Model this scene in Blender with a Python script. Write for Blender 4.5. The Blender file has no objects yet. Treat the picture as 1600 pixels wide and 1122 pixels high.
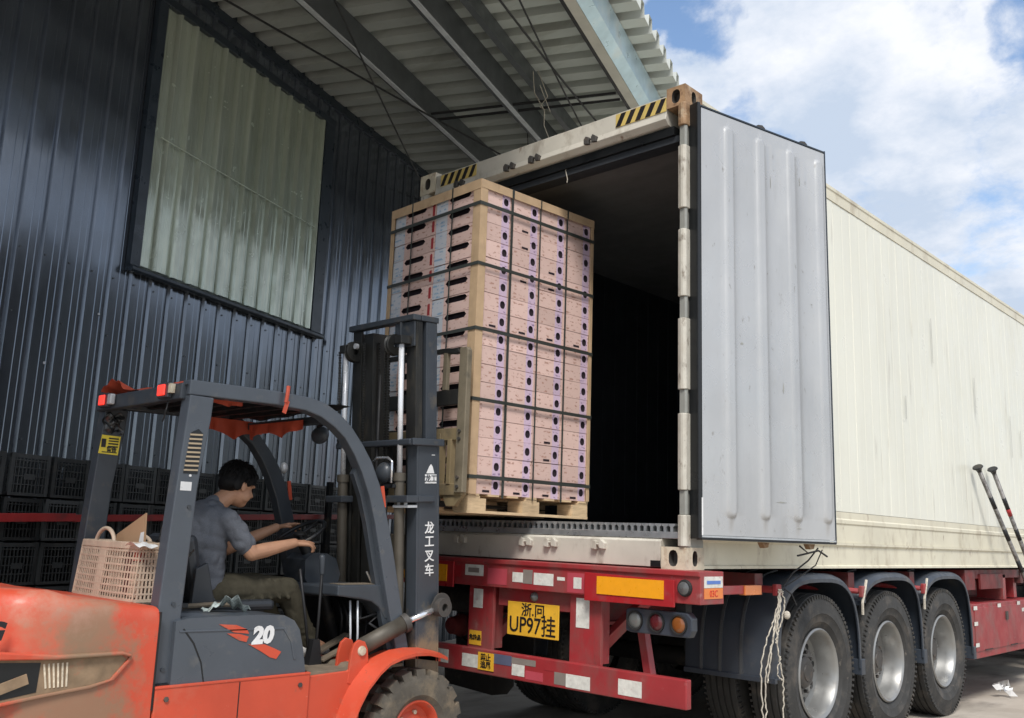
import bpy, math, random
from math import sin, cos, pi, radians, sqrt, atan2
from mathutils import Vector, Matrix
random.seed(7)
SC = bpy.context.scene
COL = SC.collection

# ------------------------------------------------------------------ camera
cam_d = bpy.data.cameras.new('camera')
cam = bpy.data.objects.new('camera', cam_d)
COL.objects.link(cam)
SC.camera = cam
yaw, pit, rol = -0.75767056, 0.187708903, 0.035089049
fw = Vector((sin(yaw)*cos(pit), cos(yaw)*cos(pit), sin(pit)))
r0 = Vector((cos(yaw), -sin(yaw), 0.0))
u0 = r0.cross(fw)
rt = cos(rol)*r0 + sin(rol)*u0
up = -sin(rol)*r0 + cos(rol)*u0
cam.matrix_world = Matrix(((rt.x, up.x, -fw.x, 2.89678571), (rt.y, up.y, -fw.y, -4.52644202),
                           (rt.z, up.z, -fw.z, 1.37449048), (0, 0, 0, 1)))
cam_d.sensor_width = 36
cam_d.lens = 1447.19/1600*36
cam_d.clip_start = 0.05
cam_d.clip_end = 2000

# ------------------------------------------------------------------ world
SUN_EL, SUN_AZ = radians(52), radians(140)      # azimuth clockwise from +Y
wd = bpy.data.worlds.new('World')
SC.world = wd
wd.use_nodes = True
nt = wd.node_tree
N = nt.nodes
N.clear()
def wn(t, **k):
    n = N.new(t)
    for a, b in k.items():
        setattr(n, a, b)
    return n
sky = wn('ShaderNodeTexSky', sky_type='NISHITA', sun_disc=False)
sky.sun_elevation = SUN_EL
sky.sun_rotation = SUN_AZ
sky.air_density = 1.1
sky.dust_density = 0.6
sky.ozone_density = 2.0
bg1 = wn('ShaderNodeBackground')
bg1.inputs[1].default_value = 0.15
nt.links.new(sky.outputs[0], bg1.inputs[0])
tc = wn('ShaderNodeTexCoord')
sep = wn('ShaderNodeSeparateXYZ')
nt.links.new(tc.outputs['Generated'], sep.inputs[0])
zc = wn('ShaderNodeMath', operation='ADD'); zc.inputs[1].default_value = 0.35
nt.links.new(sep.outputs[2], zc.inputs[0])
zm = wn('ShaderNodeMath', operation='MAXIMUM'); zm.inputs[1].default_value = 0.15
nt.links.new(zc.outputs[0], zm.inputs[0])
dv = wn('ShaderNodeVectorMath', operation='DIVIDE')
cmb = wn('ShaderNodeCombineXYZ')
for i in range(3):
    nt.links.new(zm.outputs[0], cmb.inputs[i])
nt.links.new(tc.outputs['Generated'], dv.inputs[0])
nt.links.new(cmb.outputs[0], dv.inputs[1])
n1 = wn('ShaderNodeTexNoise')
n1.inputs['Scale'].default_value = 3.4
n1.inputs['Detail'].default_value = 13
n1.inputs['Roughness'].default_value = 0.66
n1.inputs['Distortion'].default_value = 0.25
mp = wn('ShaderNodeMapping')
mp.inputs['Location'].default_value = (2.3, 1.1, 0.4)
nt.links.new(dv.outputs[0], mp.inputs[0])
nt.links.new(mp.outputs[0], n1.inputs['Vector'])
n3 = wn('ShaderNodeTexNoise'); n3.inputs['Scale'].default_value = 13; n3.inputs['Detail'].default_value = 12
nt.links.new(tc.outputs['Generated'], n3.inputs['Vector'])
def blob(d, r, amt, src):
    """soft clear or cloudy region of the sky around direction d"""
    vm = wn('ShaderNodeVectorMath', operation='DISTANCE')
    nt.links.new(tc.outputs['Generated'], vm.inputs[0])
    vm.inputs[1].default_value = d
    mr = wn('ShaderNodeMapRange', interpolation_type='SMOOTHSTEP')
    mr.inputs[1].default_value = r
    mr.inputs[2].default_value = r*0.15
    mr.inputs[3].default_value = 0
    mr.inputs[4].default_value = amt
    wob = wn('ShaderNodeMath', operation='MULTIPLY_ADD')
    nt.links.new(n3.outputs['Fac'], wob.inputs[0]); wob.inputs[1].default_value = .30*(r/.06)**.5
    ws = wn('ShaderNodeMath', operation='SUBTRACT'); ws.inputs[1].default_value = .15*(r/.06)**.5
    nt.links.new(vm.outputs['Value'], wob.inputs[2]); nt.links.new(wob.outputs[0], ws.inputs[0])
    nt.links.new(ws.outputs[0], mr.inputs[0])
    ad = wn('ShaderNodeMath', operation='ADD')
    nt.links.new(src, ad.inputs[0])
    nt.links.new(mr.outputs[0], ad.inputs[1])
    return ad.outputs[0]
def dirpx(px, py):
    v = rt*((px-800)/1447.19) + up*(-(py-561)/1447.19) + fw
    return tuple(v.normalized())
SKYBLOBS = [((-0.468, 0.730, 0.497), 0.055, -0.24), ((-0.439, 0.791, 0.427), 0.035, -0.14),
            ((-0.190, 0.863, 0.468), 0.045, -0.22), ((-0.327, 0.826, 0.459), 0.16, 0.14),
            ((-0.413, 0.847, 0.335), 0.10, 0.08)]
s_ = n1.outputs['Fac']
for d, r, a in SKYBLOBS:
    s_ = blob(d, r, a, s_)
cr = wn('ShaderNodeMapRange', interpolation_type='SMOOTHSTEP')
cr.inputs[1].default_value = 0.31
cr.inputs[2].default_value = 0.54
nt.links.new(s_, cr.inputs[0])
# cloud brightness
n2 = wn('ShaderNodeTexNoise')
n2.inputs['Scale'].default_value = 4.2
n2.inputs['Detail'].default_value = 12
n2.inputs['Roughness'].default_value = 0.6
nt.links.new(mp.outputs[0], n2.inputs['Vector'])
rp = wn('ShaderNodeValToRGB')
rp.color_ramp.elements[0].position = 0.36
rp.color_ramp.elements[0].color = (0.56, 0.655, 0.80, 1)
rp.color_ramp.elements[1].position = 0.58
rp.color_ramp.elements[1].color = (0.93, 0.95, 1.0, 1)
nt.links.new(n2.outputs['Fac'], rp.inputs[0])
bg2 = wn('ShaderNodeBackground')
bg2.inputs[1].default_value = 0.78
nt.links.new(rp.outputs[0], bg2.inputs[0])
mx = wn('ShaderNodeMixShader')
nt.links.new(cr.outputs[0], mx.inputs[0])
nt.links.new(bg1.outputs[0], mx.inputs[1])
nt.links.new(bg2.outputs[0], mx.inputs[2])
wo = wn('ShaderNodeOutputWorld')
nt.links.new(mx.outputs[0], wo.inputs[0])

sl = bpy.data.lights.new('sun', 'SUN')
sl.energy = 2.9
sl.angle = radians(18)
sl.color = (1.0, 0.965, 0.92)
so = bpy.data.objects.new('sun', sl)
COL.objects.link(so)
sd = Vector((sin(SUN_AZ)*cos(SUN_EL), cos(SUN_AZ)*cos(SUN_EL), sin(SUN_EL)))
so.rotation_euler = sd.to_track_quat('Z', 'Y').to_euler()
so.location = (4, -6, 12)
SC.view_settings.view_transform = 'Standard'
SC.view_settings.look = 'None'
SC.view_settings.exposure = 0.45
SC.view_settings.gamma = 1
SC.view_settings.use_curve_mapping = False
SC.render.engine = 'CYCLES'
SC.cycles.max_bounces = 8

# ------------------------------------------------------------------ materials
def lin(r, g, b):
    f = lambda v: ((v/255+0.055)/1.055)**2.4 if v > 10 else v/255/12.92
    return (f(r), f(g), f(b))
MATS = {}
def mat(name, c, rough=0.5, metal=0.0, var=0.12, vs=4.0, bump=0.0, bs=60.0, coat=0.0, dirt=None, streak=None,
        rnd=0.0, coord='pos', spec=0.5, trans=0.0, emit=None, stretch=(1, 1, 1), rvar=0.12, patch=None):
    """procedural paint / plastic / wood: base colour, slow variation, dirt patches, vertical streaks, fine bump"""
    if name in MATS:
        return MATS[name]
    m = bpy.data.materials.new(name)
    m.use_nodes = True
    t = m.node_tree
    b = t.nodes['Principled BSDF']
    L = t.links.new
    if coord == 'pos':
        co = t.nodes.new('ShaderNodeNewGeometry').outputs['Position']
    else:
        co = t.nodes.new('ShaderNodeTexCoord').outputs['Object']
    if rnd:
        oi = t.nodes.new('ShaderNodeObjectInfo')
        av = t.nodes.new('ShaderNodeVectorMath'); av.operation = 'ADD'
        sc_ = t.nodes.new('ShaderNodeVectorMath'); sc_.operation = 'SCALE'
        cx = t.nodes.new('ShaderNodeCombineXYZ')
        for i in range(3):
            L(oi.outputs['Random'], cx.inputs[i])
        L(cx.outputs[0], sc_.inputs[0]); sc_.inputs['Scale'].default_value = 37.0
        L(co, av.inputs[0]); L(sc_.outputs[0], av.inputs[1])
        co = av.outputs[0]
    def noise(scale, detail=4, st=None, ro=0.55):
        n = t.nodes.new('ShaderNodeTexNoise')
        n.inputs['Scale'].default_value = scale
        n.inputs['Detail'].default_value = detail
        n.inputs['Roughness'].default_value = ro
        if st:
            mpp = t.nodes.new('ShaderNodeMapping')
            mpp.inputs['Scale'].default_value = st
            L(co, mpp.inputs[0]); L(mpp.outputs[0], n.inputs['Vector'])
        else:
            L(co, n.inputs['Vector'])
        return n.outputs['Fac']
    def mrange(src, a0, a1, b0, b1):
        r_ = t.nodes.new('ShaderNodeMapRange')
        for i, v in enumerate((a0, a1, b0, b1)):
            r_.inputs[i+1].default_value = v
        L(src, r_.inputs[0])
        return r_.outputs[0]
    def mixc(f, a, c2):
        x = t.nodes.new('ShaderNodeMix'); x.data_type = 'RGBA'
        if isinstance(f, float): x.inputs[0].default_value = f
        else: L(f, x.inputs[0])
        for i, v in ((6, a), (7, c2)):
            if isinstance(v, tuple): x.inputs[i].default_value = (*v[:3], 1)
            else: L(v, x.inputs[i])
        return x.outputs[2]
    c = tuple(c)
    lo = tuple(v*(1-var) for v in c); hi = tuple(min(1, v*(1+var)) for v in c)
    col = mixc(mrange(noise(vs, 5, stretch), 0.3, 0.7, 0, 1), lo, hi)
    if rnd:
        oi2 = t.nodes.new('ShaderNodeObjectInfo')
        v = mrange(oi2.outputs['Random'], 0, 1, 1-rnd, 1+rnd*0.5)
        hs = t.nodes.new('ShaderNodeHueSaturation')
        L(col, hs.inputs['Color']); L(v, hs.inputs['Value'])
        col = hs.outputs[0]
    dm = None
    for spc in (dirt if isinstance(dirt, list) else ([dirt] if dirt else [])):
        dc, amt, ds = spc[:3]
        st = spc[3] if len(spc) > 3 else None
        nz = noise(ds, 8, st, 0.65)
        f = mrange(nz, 0.62-amt*0.5, 0.72-amt*0.25, 0, 1)
        f2 = t.nodes.new('ShaderNodeMath'); f2.operation = 'MULTIPLY'; f2.inputs[1].default_value = spc[4] if len(spc) > 4 else 0.85
        L(f, f2.inputs[0])
        col = mixc(f2.outputs[0], col, tuple(dc))
        dm = f2.outputs[0]
    if patch:      # soft dirt patches round real points of the thing: [(x,y,z), radius, colour, amount]
        for (pc, pr, pcol, pa) in patch:
            d = t.nodes.new('ShaderNodeVectorMath'); d.operation = 'DISTANCE'
            L(co, d.inputs[0]); d.inputs[1].default_value = pc
            nzz = noise(6.5, 12, None, .72)
            ad = t.nodes.new('ShaderNodeMath'); ad.operation = 'MULTIPLY_ADD'
            L(nzz, ad.inputs[0]); ad.inputs[1].default_value = pr*2.0; L(d.outputs['Value'], ad.inputs[2])
            f = mrange(ad.outputs[0], pr*1.85, pr*1.35, 0, pa)
            col = mixc(f, col, pcol)
    L(col, b.inputs['Base Color'])
    rr = mrange(noise(vs*2.3, 4), 0.3, 0.7, max(0.02, rough-rvar), min(1, rough+rvar))
    L(rr, b.inputs['Roughness'])
    b.inputs['Metallic'].default_value = metal
    b.inputs['Specular IOR Level'].default_value = spec
    if coat:
        b.inputs['Coat Weight'].default_value = coat
        b.inputs['Coat Roughness'].default_value = 0.12
    if trans:
        b.inputs['Transmission Weight'].default_value = trans
    if emit:
        b.inputs['Emission Color'].default_value = (*emit[0], 1)
        b.inputs['Emission Strength'].default_value = emit[1]
    if bump:
        bp = t.nodes.new('ShaderNodeBump')
        bp.inputs['Strength'].default_value = bump
        bp.inputs['Distance'].default_value = 0.004
        L(noise(bs, 5, stretch), bp.inputs['Height'])
        L(bp.outputs[0], b.inputs['Normal'])
    MATS[name] = m
    return m

RUST = (0.16, 0.075, 0.035)
MUD = (0.24, 0.165, 0.10)
m_wall = mat('navy_sheet', (0.150, 0.172, 0.205), 0.21, 0.80, 0.16, 1.6, 0.07, 7, stretch=(1, 1, .12), rvar=.06, coat=.35)
m_trim = mat('dark_trim', (0.028, 0.038, 0.050), 0.35, 0.2)
m_frp = mat('greenish_fibreglass', (0.46, 0.51, 0.42), 0.17, 0.35, 0.22, 3.2, 0.10, 20, stretch=(2, 2, .06), coat=1.0, dirt=[((.24, .28, .20), .30, 1.1, (1, 1, .25), .5)])
m_girtstrip = mat('pale_strip', (0.5, 0.56, 0.46), 0.5)
m_roof = mat('roof_sheet_white', (0.43, 0.45, 0.42), 0.5, 0, 0.10, 1.3, .03, 12, dirt=[((.28, .28, .24), .15, 2.5, (.4, 2, 1), .6)])
m_roofrib = mat('roof_sheet_white_b', (0.50, 0.51, 0.46), 0.5, 0, 0.10, 1.3)
m_galv = mat('galvanised_steel', (0.58, 0.60, 0.62), 0.42, 0.25, 0.12, 6)
m_beam = mat('grey_purlin', (0.11, 0.12, 0.125), 0.45, 0.4, 0.12, 3)
m_fascia = mat('pale_blue_gutter', (0.40, 0.52, 0.58), 0.35, 0.3, 0.2, 3, dirt=[((.62, .62, .58), .2, 2, (1, 1, 1), .5)])
m_beige = mat('beige_lip', (0.42, 0.40, 0.35), 0.5)
m_black = mat('black_plastic', (0.040, 0.044, 0.045), 0.42, rnd=0.5, var=.25, dirt=[((.06, .055, .045), .1, 6, None, .5)], coord='obj')
m_blackm = mat('black_metal', (0.015, 0.016, 0.018), 0.45, 0.2, dirt=[((.09, .075, .055), .12, 7, None, .6)])
m_cable = mat('black_cable', (0.01, 0.01, 0.011), 0.6)
m_pipe = mat('red_rail', (0.30, 0.022, 0.022), 0.45, var=.2, dirt=[((.10, .03, .03), .2, 9, None, .6)])
m_cream = mat('cream_paint', (0.69, 0.68, 0.58), 0.38, 0, 0.045, 1.6, 0.05, 7, coat=.12, stretch=(1, 1, .3),
              dirt=[((0.58, 0.56, 0.46), .20, 2.2, (3, 3, .25), .35), ((0.30, .26, .2), .02, 7, (1, 1, .12), .5)])
m_rail = mat('cream_rail', (0.62, 0.58, 0.45), 0.45, 0, 0.08, 2, 0.08, 25,
             dirt=[((0.36, 0.30, 0.21), .20, 5, (1, 1, .5), .6), (RUST, .0, 14, (1, 1, .4), .8)])
m_header = mat('worn_cream_header', (0.52, 0.49, 0.42), 0.5, 0, 0.12, 3, 0.15, 30,
               dirt=[((0.25, 0.21, 0.16), .18, 7, (1, 1, .5), .6), (RUST, .03, 12, (1, 1, .35), .85)])
m_cast = mat('rusty_casting', (0.28, 0.17, 0.09), 0.75, 0, 0.3, 9, 0.5, 60,
             dirt=[((0.50, 0.42, 0.30), .14, 8, None, .75), ((0.09, 0.04, 0.02), .22, 12, None, .8)])
m_castclean = mat('worn_cream_casting', (0.55, 0.49, 0.37), 0.65, 0, 0.2, 9, 0.4, 60,
             dirt=[((0.26, 0.15, 0.08), .22, 10, None, .8)])
m_hinge = mat('hinge_cream', (0.50, 0.475, 0.41), 0.5, 0, 0.14, 6, 0.2, 50, dirt=[((.12, .085, .055), .14, 20, (1, 1, .5), .85), ((.30, .26, .20), .28, 6, (1, 1, .4), .6)])
m_hinge2 = mat('hinge_grey', (0.30, 0.30, 0.27), 0.45, 0.3, 0.15, 6)
m_gasket = mat('rubber_gasket', (0.008, 0.009, 0.010), 0.35, rvar=.08)
m_door = mat('door_liner', (0.46, 0.465, 0.465), 0.30, 0.35, 0.08, 1.2, 0.0, 3,
             dirt=[((0.36, 0.365, 0.37), .20, 1.6, (1, 1, .3), .55), ((0.30, .29, .26), .02, 6, (1, 1, .3), .35), ((0.2, .18, .15), -.03, 24, (1, 1, .5), .8)])
m_alu = mat('aluminium', (0.55, 0.57, 0.58), 0.35, 0.8, 0.1, 10)
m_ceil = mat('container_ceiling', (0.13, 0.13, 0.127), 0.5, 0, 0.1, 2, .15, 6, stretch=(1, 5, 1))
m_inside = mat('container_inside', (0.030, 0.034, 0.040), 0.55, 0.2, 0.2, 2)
m_red = mat('trailer_red', (0.29, 0.026, 0.030), 0.48, 0, 0.18, 3, 0.15, 30, coat=.05,
            dirt=[((0.17, 0.085, 0.075), .30, 4, (1, 1, .6), .6), ((0.36, 0.20, 0.19), .02, 9, None, .5), ((0.08, .05, .04), .0, 13, (1, 1, .4), .7)])
m_redd = mat('trailer_red_plate', (0.33, 0.016, 0.020), 0.35, 0, 0.08, 3, dirt=[((0.20, 0.08, 0.08), .12, 6, None, .5)])
m_chassis = mat('chassis_dark_red', (0.14, 0.018, 0.018), 0.6, 0, 0.25, 4, dirt=[((0.05, 0.035, 0.03), .3, 5, None, .8)])
m_chblack = mat('axle_black', (0.012, 0.012, 0.012), 0.7, var=.3, dirt=[((0.07, 0.055, 0.04), .15, 8, None, .7)])
m_orange = mat('orange_reflector', (0.80, 0.33, 0.012), 0.35, 0, 0.05, 20)
m_paper = mat('pale_sticker', (0.62, 0.61, 0.56), 0.5, 0, 0.15, 30, dirt=[((.42, .22, .2), .1, 25, None, .5)])
m_blue = mat('faded_blue_patch', (0.085, 0.095, 0.15), 0.6, var=.2)
m_grey = mat('faded_grey_patch', (0.20, 0.17, 0.15), 0.6, var=.2)
m_pink_red = mat('faded_pink_red', (0.42, 0.06, 0.08), 0.5)
m_plate = mat('yellow_plate', (0.72, 0.40, 0.035), 0.4, 0, 0.1, 12, dirt=[((.4, .2, .04), .1, 20, None, .4)])
m_ink = mat('black_ink', (0.012, 0.010, 0.012), 0.5)
m_white = mat('white_paint', (0.75, 0.75, 0.74), 0.45, dirt=[((.35, .35, .35), .08, 40, None, .6)])
m_lensr = mat('red_lens', (0.09, 0.012, 0.016), 0.15, coat=.6)
m_lensw = mat('clear_lens', (0.12, 0.125, 0.12), 0.15, coat=.6)
m_lenso = mat('amber_lens', (0.22, 0.07, 0.015), 0.15, coat=.6)
m_lensg = mat('grey_lens', (0.10, 0.10, 0.10), 0.25, coat=.5)
m_lamp = mat('red_lamp_lit', (0.6, 0.03, 0.02), 0.2, coat=.5, emit=((1.0, 0.05, 0.03), 0.9))
m_tyre = mat('tyre_rubber', (0.034, 0.033, 0.031), 0.75, 0, 0.25, 5, 0.4, 70, dirt=[((0.12, 0.10, 0.08), .22, 5, None, .6), ((0.20, 0.17, 0.14), .0, 16, None, .6)])
m_disc = mat('wheel_disc_grey', (0.20, 0.195, 0.185), 0.55, 0.3, 0.2, 7, dirt=[((.10, .08, .065), .25, 9, None, .7)])
m_rim = mat('rim_silver', (0.31, 0.31, 0.30), 0.38, 0.60, 0.12, 4, dirt=[((.25, .22, .19), .15, 7, None, .5)])
m_hub = mat('hub_dark', (0.07, 0.065, 0.06), 0.6, 0.3, dirt=[((.16, .12, .09), .2, 12, None, .6)])
m_guard = mat('mudguard_plastic', (0.034, 0.042, 0.055), 0.42, 0, 0.12, 4, 0.1, 30, dirt=[((0.11, 0.10, 0.085), .12, 4, (1, 1, .5), .5)])
m_rope = mat('dirty_rope', (0.46, 0.42, 0.35), 0.9, 0, 0.25, 60)
m_fkgrey = mat('forklift_slate', (0.068, 0.080, 0.096), 0.38, 0, 0.10, 4, 0.05, 30, coat=.25, dirt=[((0.17, 0.16, 0.14), .08, 7, None, .4)])
m_fkdark = mat('forklift_dark', (0.040, 0.048, 0.058), 0.45, 0, 0.15, 4, coat=.1, dirt=[((.12, .10, .075), .10, 7, None, .5)])
m_mast = mat('mast_slate', (0.042, 0.050, 0.061), 0.42, 0, 0.12, 4, coat=.2, dirt=[((.13, .11, .08), .08, 6, None, .6)],
             patch=[((-1.1, -0.85, 0.45), 0.62, (0.20, 0.15, 0.09), .95)])
m_mastin = mat('mast_greasy', (0.028, 0.028, 0.026), 0.42, 0.3, 0.3, 4, dirt=[((.10, .085, .06), .15, 8, (1, 1, .3), .6)])
m_cyl = mat('cylinder_dusty', (0.095, 0.083, 0.065), 0.5, 0.2, 0.25, 6)
m_chrome = mat('chrome_rod', (0.85, 0.86, 0.88), 0.12, 0.85, 0.03, 6)
m_fkred = mat('forklift_orange', (0.55, 0.072, 0.032), 0.50, 0, 0.10, 3, 0.12, 30, coat=.05,
              dirt=[((0.50, 0.15, 0.09), .18, 4, None, .5), ((0.22, 0.12, 0.08), .02, 9, None, .65), ((0.70, 0.40, 0.30), -.10, 26, (1, .4, 1), .7), ((0.10, .07, .05), -.12, 34, (.5, 1, 1), .8)],
              patch=[((-1.08, -2.86, 0.93), .34, (.42, .17, .10), .65), ((-1.08, -2.78, 0.90), .22, MUD, .75), ((-1.08, -2.84, 0.62), .40, MUD, .85), ((-1.3, -2.9, 1.09), .30, (.50, .25, .18), .6)])
m_mud = mat('dry_mud', MUD, 0.9, 0, 0.25, 14, 0.3, 40, dirt=[((.42, .12, .07), .1, 8, None, .6)])
m_floor = mat('dusty_floor_mat', (0.17, 0.135, 0.095), 0.85, 0, 0.25, 9, 0.3, 60)
m_carr = mat('carriage_khaki', (0.26, 0.20, 0.11), 0.6, 0.1, 0.25, 6, 0.1, 30, dirt=[((0.12, 0.10, 0.07), .2, 6, None, .7)])
m_carrd = mat('backrest_worn', (0.19, 0.16, 0.11), 0.6, 0.1, 0.25, 6, 0.1, 30, dirt=[((0.07, 0.065, 0.05), .2, 6, None, .7)])
m_seat = mat('seat_vinyl', (0.030, 0.034, 0.040), 0.4)
m_tarp = mat('orange_tarp', (0.50, 0.075, 0.035), 0.65, 0, 0.15, 8, 0.2, 20)
m_yel = mat('yellow_sticker', (0.72, 0.58, 0.05), 0.45)
m_tread = mat('forklift_tyre', (0.085, 0.075, 0.060), 0.85, 0, 0.25, 9, 0.5, 60, dirt=[((0.21, 0.165, 0.11), .30, 6, None, .8)])
m_kraft = mat('kraft_board', (0.50, 0.35, 0.21), 0.75, 0, 0.14, 7, 0.1, 40, dirt=[((.30, .19, .11), .08, 11, (1, 1, .3), .6)])
m_strap = mat('dark_strap', (0.045, 0.05, 0.045), 0.4)
m_wood = mat('pallet_wood', (0.58, 0.43, 0.26), 0.75, 0, 0.18, 10, 0.2, 60, stretch=(1, 1, 6), coord='obj', rnd=.15)
m_basket = mat('tan_wicker_plastic', (0.56, 0.44, 0.33), 0.6, 0, 0.12, 12)
m_cream2 = mat('pale_paper', (0.62, 0.50, 0.38), 0.7, 0, .1, 14)
m_card = mat('brown_cardboard', (0.42, 0.26, 0.15), 0.75)
m_bag = mat('dark_plastic_bag', (0.02, 0.022, 0.024), 0.2, coat=.3, bump=.6, bs=12)
m_maroon = mat('maroon_cloth', (0.13, 0.012, 0.02), 0.8)
m_redb = mat('bright_red', (0.55, 0.02, 0.015), 0.5)
m_skin = mat('skin', (0.47, 0.25, 0.15), 0.55, 0, 0.13, 9, 0.12, 160, dirt=[((.42, .17, .11), .12, 14, None, .4)])
m_hair = mat('black_hair', (0.0035, 0.003, 0.003), 0.6, bump=.8, bs=160, spec=.25)
m_shirt = mat('grey_marl_tshirt', (0.120, 0.128, 0.145), 0.95, 0, 0.20, 260, 0.9, 22, spec=.15)
m_trouser = mat('olive_trousers', (0.062, 0.055, 0.038), 0.95, 0, 0.18, 30, 1.0, 18, spec=.15)
m_shoe = mat('pale_shoe', (0.55, 0.53, 0.50), 0.7)
m_pole = mat('worn_bar', (0.22, 0.21, 0.20), 0.5, 0.4, 0.2, 8, dirt=[((.05, .045, .04), .35, 14, None, .85)])
m_litter = mat('white_litter', (0.75, 0.75, 0.74), 0.6)

# ground: slabs of worn concrete
mg = bpy.data.materials.new('yard_concrete')
mg.use_nodes = True
MATS['ground'] = mg
def ground_nodes():
    t = mg.node_tree; b = t.nodes['Principled BSDF']; L = t.links.new
    co = t.nodes.new('ShaderNodeNewGeometry').outputs['Position']
    def nz(s, d, st=(1, 1, 1)):
        m_ = t.nodes.new('ShaderNodeMapping'); m_.inputs['Scale'].default_value = st; L(co, m_.inputs[0])
        n = t.nodes.new('ShaderNodeTexNoise'); n.inputs['Scale'].default_value = s; n.inputs['Detail'].default_value = d
        n.inputs['Roughness'].default_value = .6
        L(m_.outputs[0], n.inputs['Vector']); return n.outputs['Fac']
    r = t.nodes.new('ShaderNodeValToRGB')
    e = r.color_ramp.elements
    e[0].position = .3; e[0].color = (.27, .235, .19, 1); e[1].position = .7; e[1].color = (.46, .41, .345, 1)
    L(nz(.9, 10), r.inputs[0])
    r2 = t.nodes.new('ShaderNodeValToRGB')
    r2.color_ramp.elements[0].position = .5; r2.color_ramp.elements[0].color = (0, 0, 0, 1)
    r2.color_ramp.elements[1].position = .68; r2.color_ramp.elements[1].color = (1, 1, 1, 1)
    L(nz(2.2, 9, (1, .35, 1)), r2.inputs[0])
    x = t.nodes.new('ShaderNodeMix'); x.data_type = 'RGBA'
    L(r2.outputs[0], x.inputs[0]); L(r.outputs[0], x.inputs[6]); x.inputs[7].default_value = (.17, .15, .125, 1)
    L(x.outputs[2], b.inputs['Base Color'])
    b.inputs['Roughness'].default_value = .85
    bp = t.nodes.new('ShaderNodeBump'); bp.inputs['Strength'].default_value = .35; bp.inputs['Distance'].default_value = .01
    L(nz(30, 8), bp.inputs['Height']); L(bp.outputs[0], b.inputs['Normal'])
ground_nodes()

# carton print material: pink board with rows of small brown marks
def carton_mat(name, base, ink, sx, sz, thr, lo):
    m = bpy.data.materials.new(name); m.use_nodes = True
    t = m.node_tree; b = t.nodes['Principled BSDF']; L = t.links.new
    oi = t.nodes.new('ShaderNodeObjectInfo')
    co = t.nodes.new('ShaderNodeTexCoord').outputs['Object']
    cx = t.nodes.new('ShaderNodeCombineXYZ')
    for i in range(3): L(oi.outputs['Random'], cx.inputs[i])
    sc_ = t.nodes.new('ShaderNodeVectorMath'); sc_.operation = 'SCALE'; sc_.inputs['Scale'].default_value = 21
    L(cx.outputs[0], sc_.inputs[0])
    av = t.nodes.new('ShaderNodeVectorMath'); av.operation = 'ADD'; L(co, av.inputs[0]); L(sc_.outputs[0], av.inputs[1])
    def nz(s, st, d=2):
        m_ = t.nodes.new('ShaderNodeMapping'); m_.inputs['Scale'].default_value = st; L(av.outputs[0], m_.inputs[0])
        n = t.nodes.new('ShaderNodeTexNoise'); n.inputs['Scale'].default_value = s; n.inputs['Detail'].default_value = d
        L(m_.outputs[0], n.inputs['Vector']); return n.outputs['Fac']
    # lines of print: only inside bands of the face height
    wv = t.nodes.new('ShaderNodeTexWave'); wv.bands_direction = 'Z'; wv.inputs['Scale'].default_value = 12.0
    wv.inputs['Distortion'].default_value = 0
    L(co, wv.inputs['Vector'])
    k = t.nodes.new('ShaderNodeMath'); k.operation = 'MULTIPLY'
    mr = t.nodes.new('ShaderNodeMapRange'); mr.inputs[1].default_value = thr; mr.inputs[2].default_value = thr+.06
    L(nz(22, (sx, sx, sz), 3), mr.inputs[0])
    L(mr.outputs[0], k.inputs[0]); L(wv.outputs['Fac'], k.inputs[1])
    k2 = t.nodes.new('ShaderNodeMath'); k2.operation = 'MULTIPLY'; k2.inputs[1].default_value = .75; L(k.outputs[0], k2.inputs[0])
    v = t.nodes.new('ShaderNodeMapRange'); v.inputs[3].default_value = lo; v.inputs[4].default_value = 1.06
    L(oi.outputs['Random'], v.inputs[0])
    hs = t.nodes.new('ShaderNodeHueSaturation'); hs.inputs['Color'].default_value = (*base, 1); L(v.outputs[0], hs.inputs['Value'])
    x0 = t.nodes.new('ShaderNodeMix'); x0.data_type = 'RGBA'
    L(nz(5, (1, 1, 1), 4), x0.inputs[0]); L(hs.outputs[0], x0.inputs[6])
    hs2 = t.nodes.new('ShaderNodeHueSaturation'); hs2.inputs['Value'].default_value = .86; hs2.inputs['Saturation'].default_value = 1.1
    L(hs.outputs[0], hs2.inputs['Color']); L(hs2.outputs[0], x0.inputs[7])
    x = t.nodes.new('ShaderNodeMix'); x.data_type = 'RGBA'
    L(k2.outputs[0], x.inputs[0]); L(x0.outputs[2], x.inputs[6]); x.inputs[7].default_value = (*ink, 1)
    L(x.outputs[2], b.inputs['Base Color']); b.inputs['Roughness'].default_value = .6
    MATS[name] = m
    return m
m_carton = carton_mat('pink_carton', (0.79, 0.575, 0.51), (0.34, 0.15, 0.10), 1.3, 2.2, .56, .84)
m_lav = carton_mat('lavender_print', (0.66, 0.51, 0.64), (0.12, 0.06, 0.18), 1.5, 3.0, .57, .92)
m_blab = carton_mat('white_blue_label', (0.62, 0.64, 0.68), (0.12, 0.30, 0.48), 1.0, 1.6, .53, .92)
m_hole = mat('carton_hole_dark', (0.018, 0.010, 0.016), 0.8)
m_rlab = mat('carton_red_mark', (0.34, 0.035, 0.04), 0.6)

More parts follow.
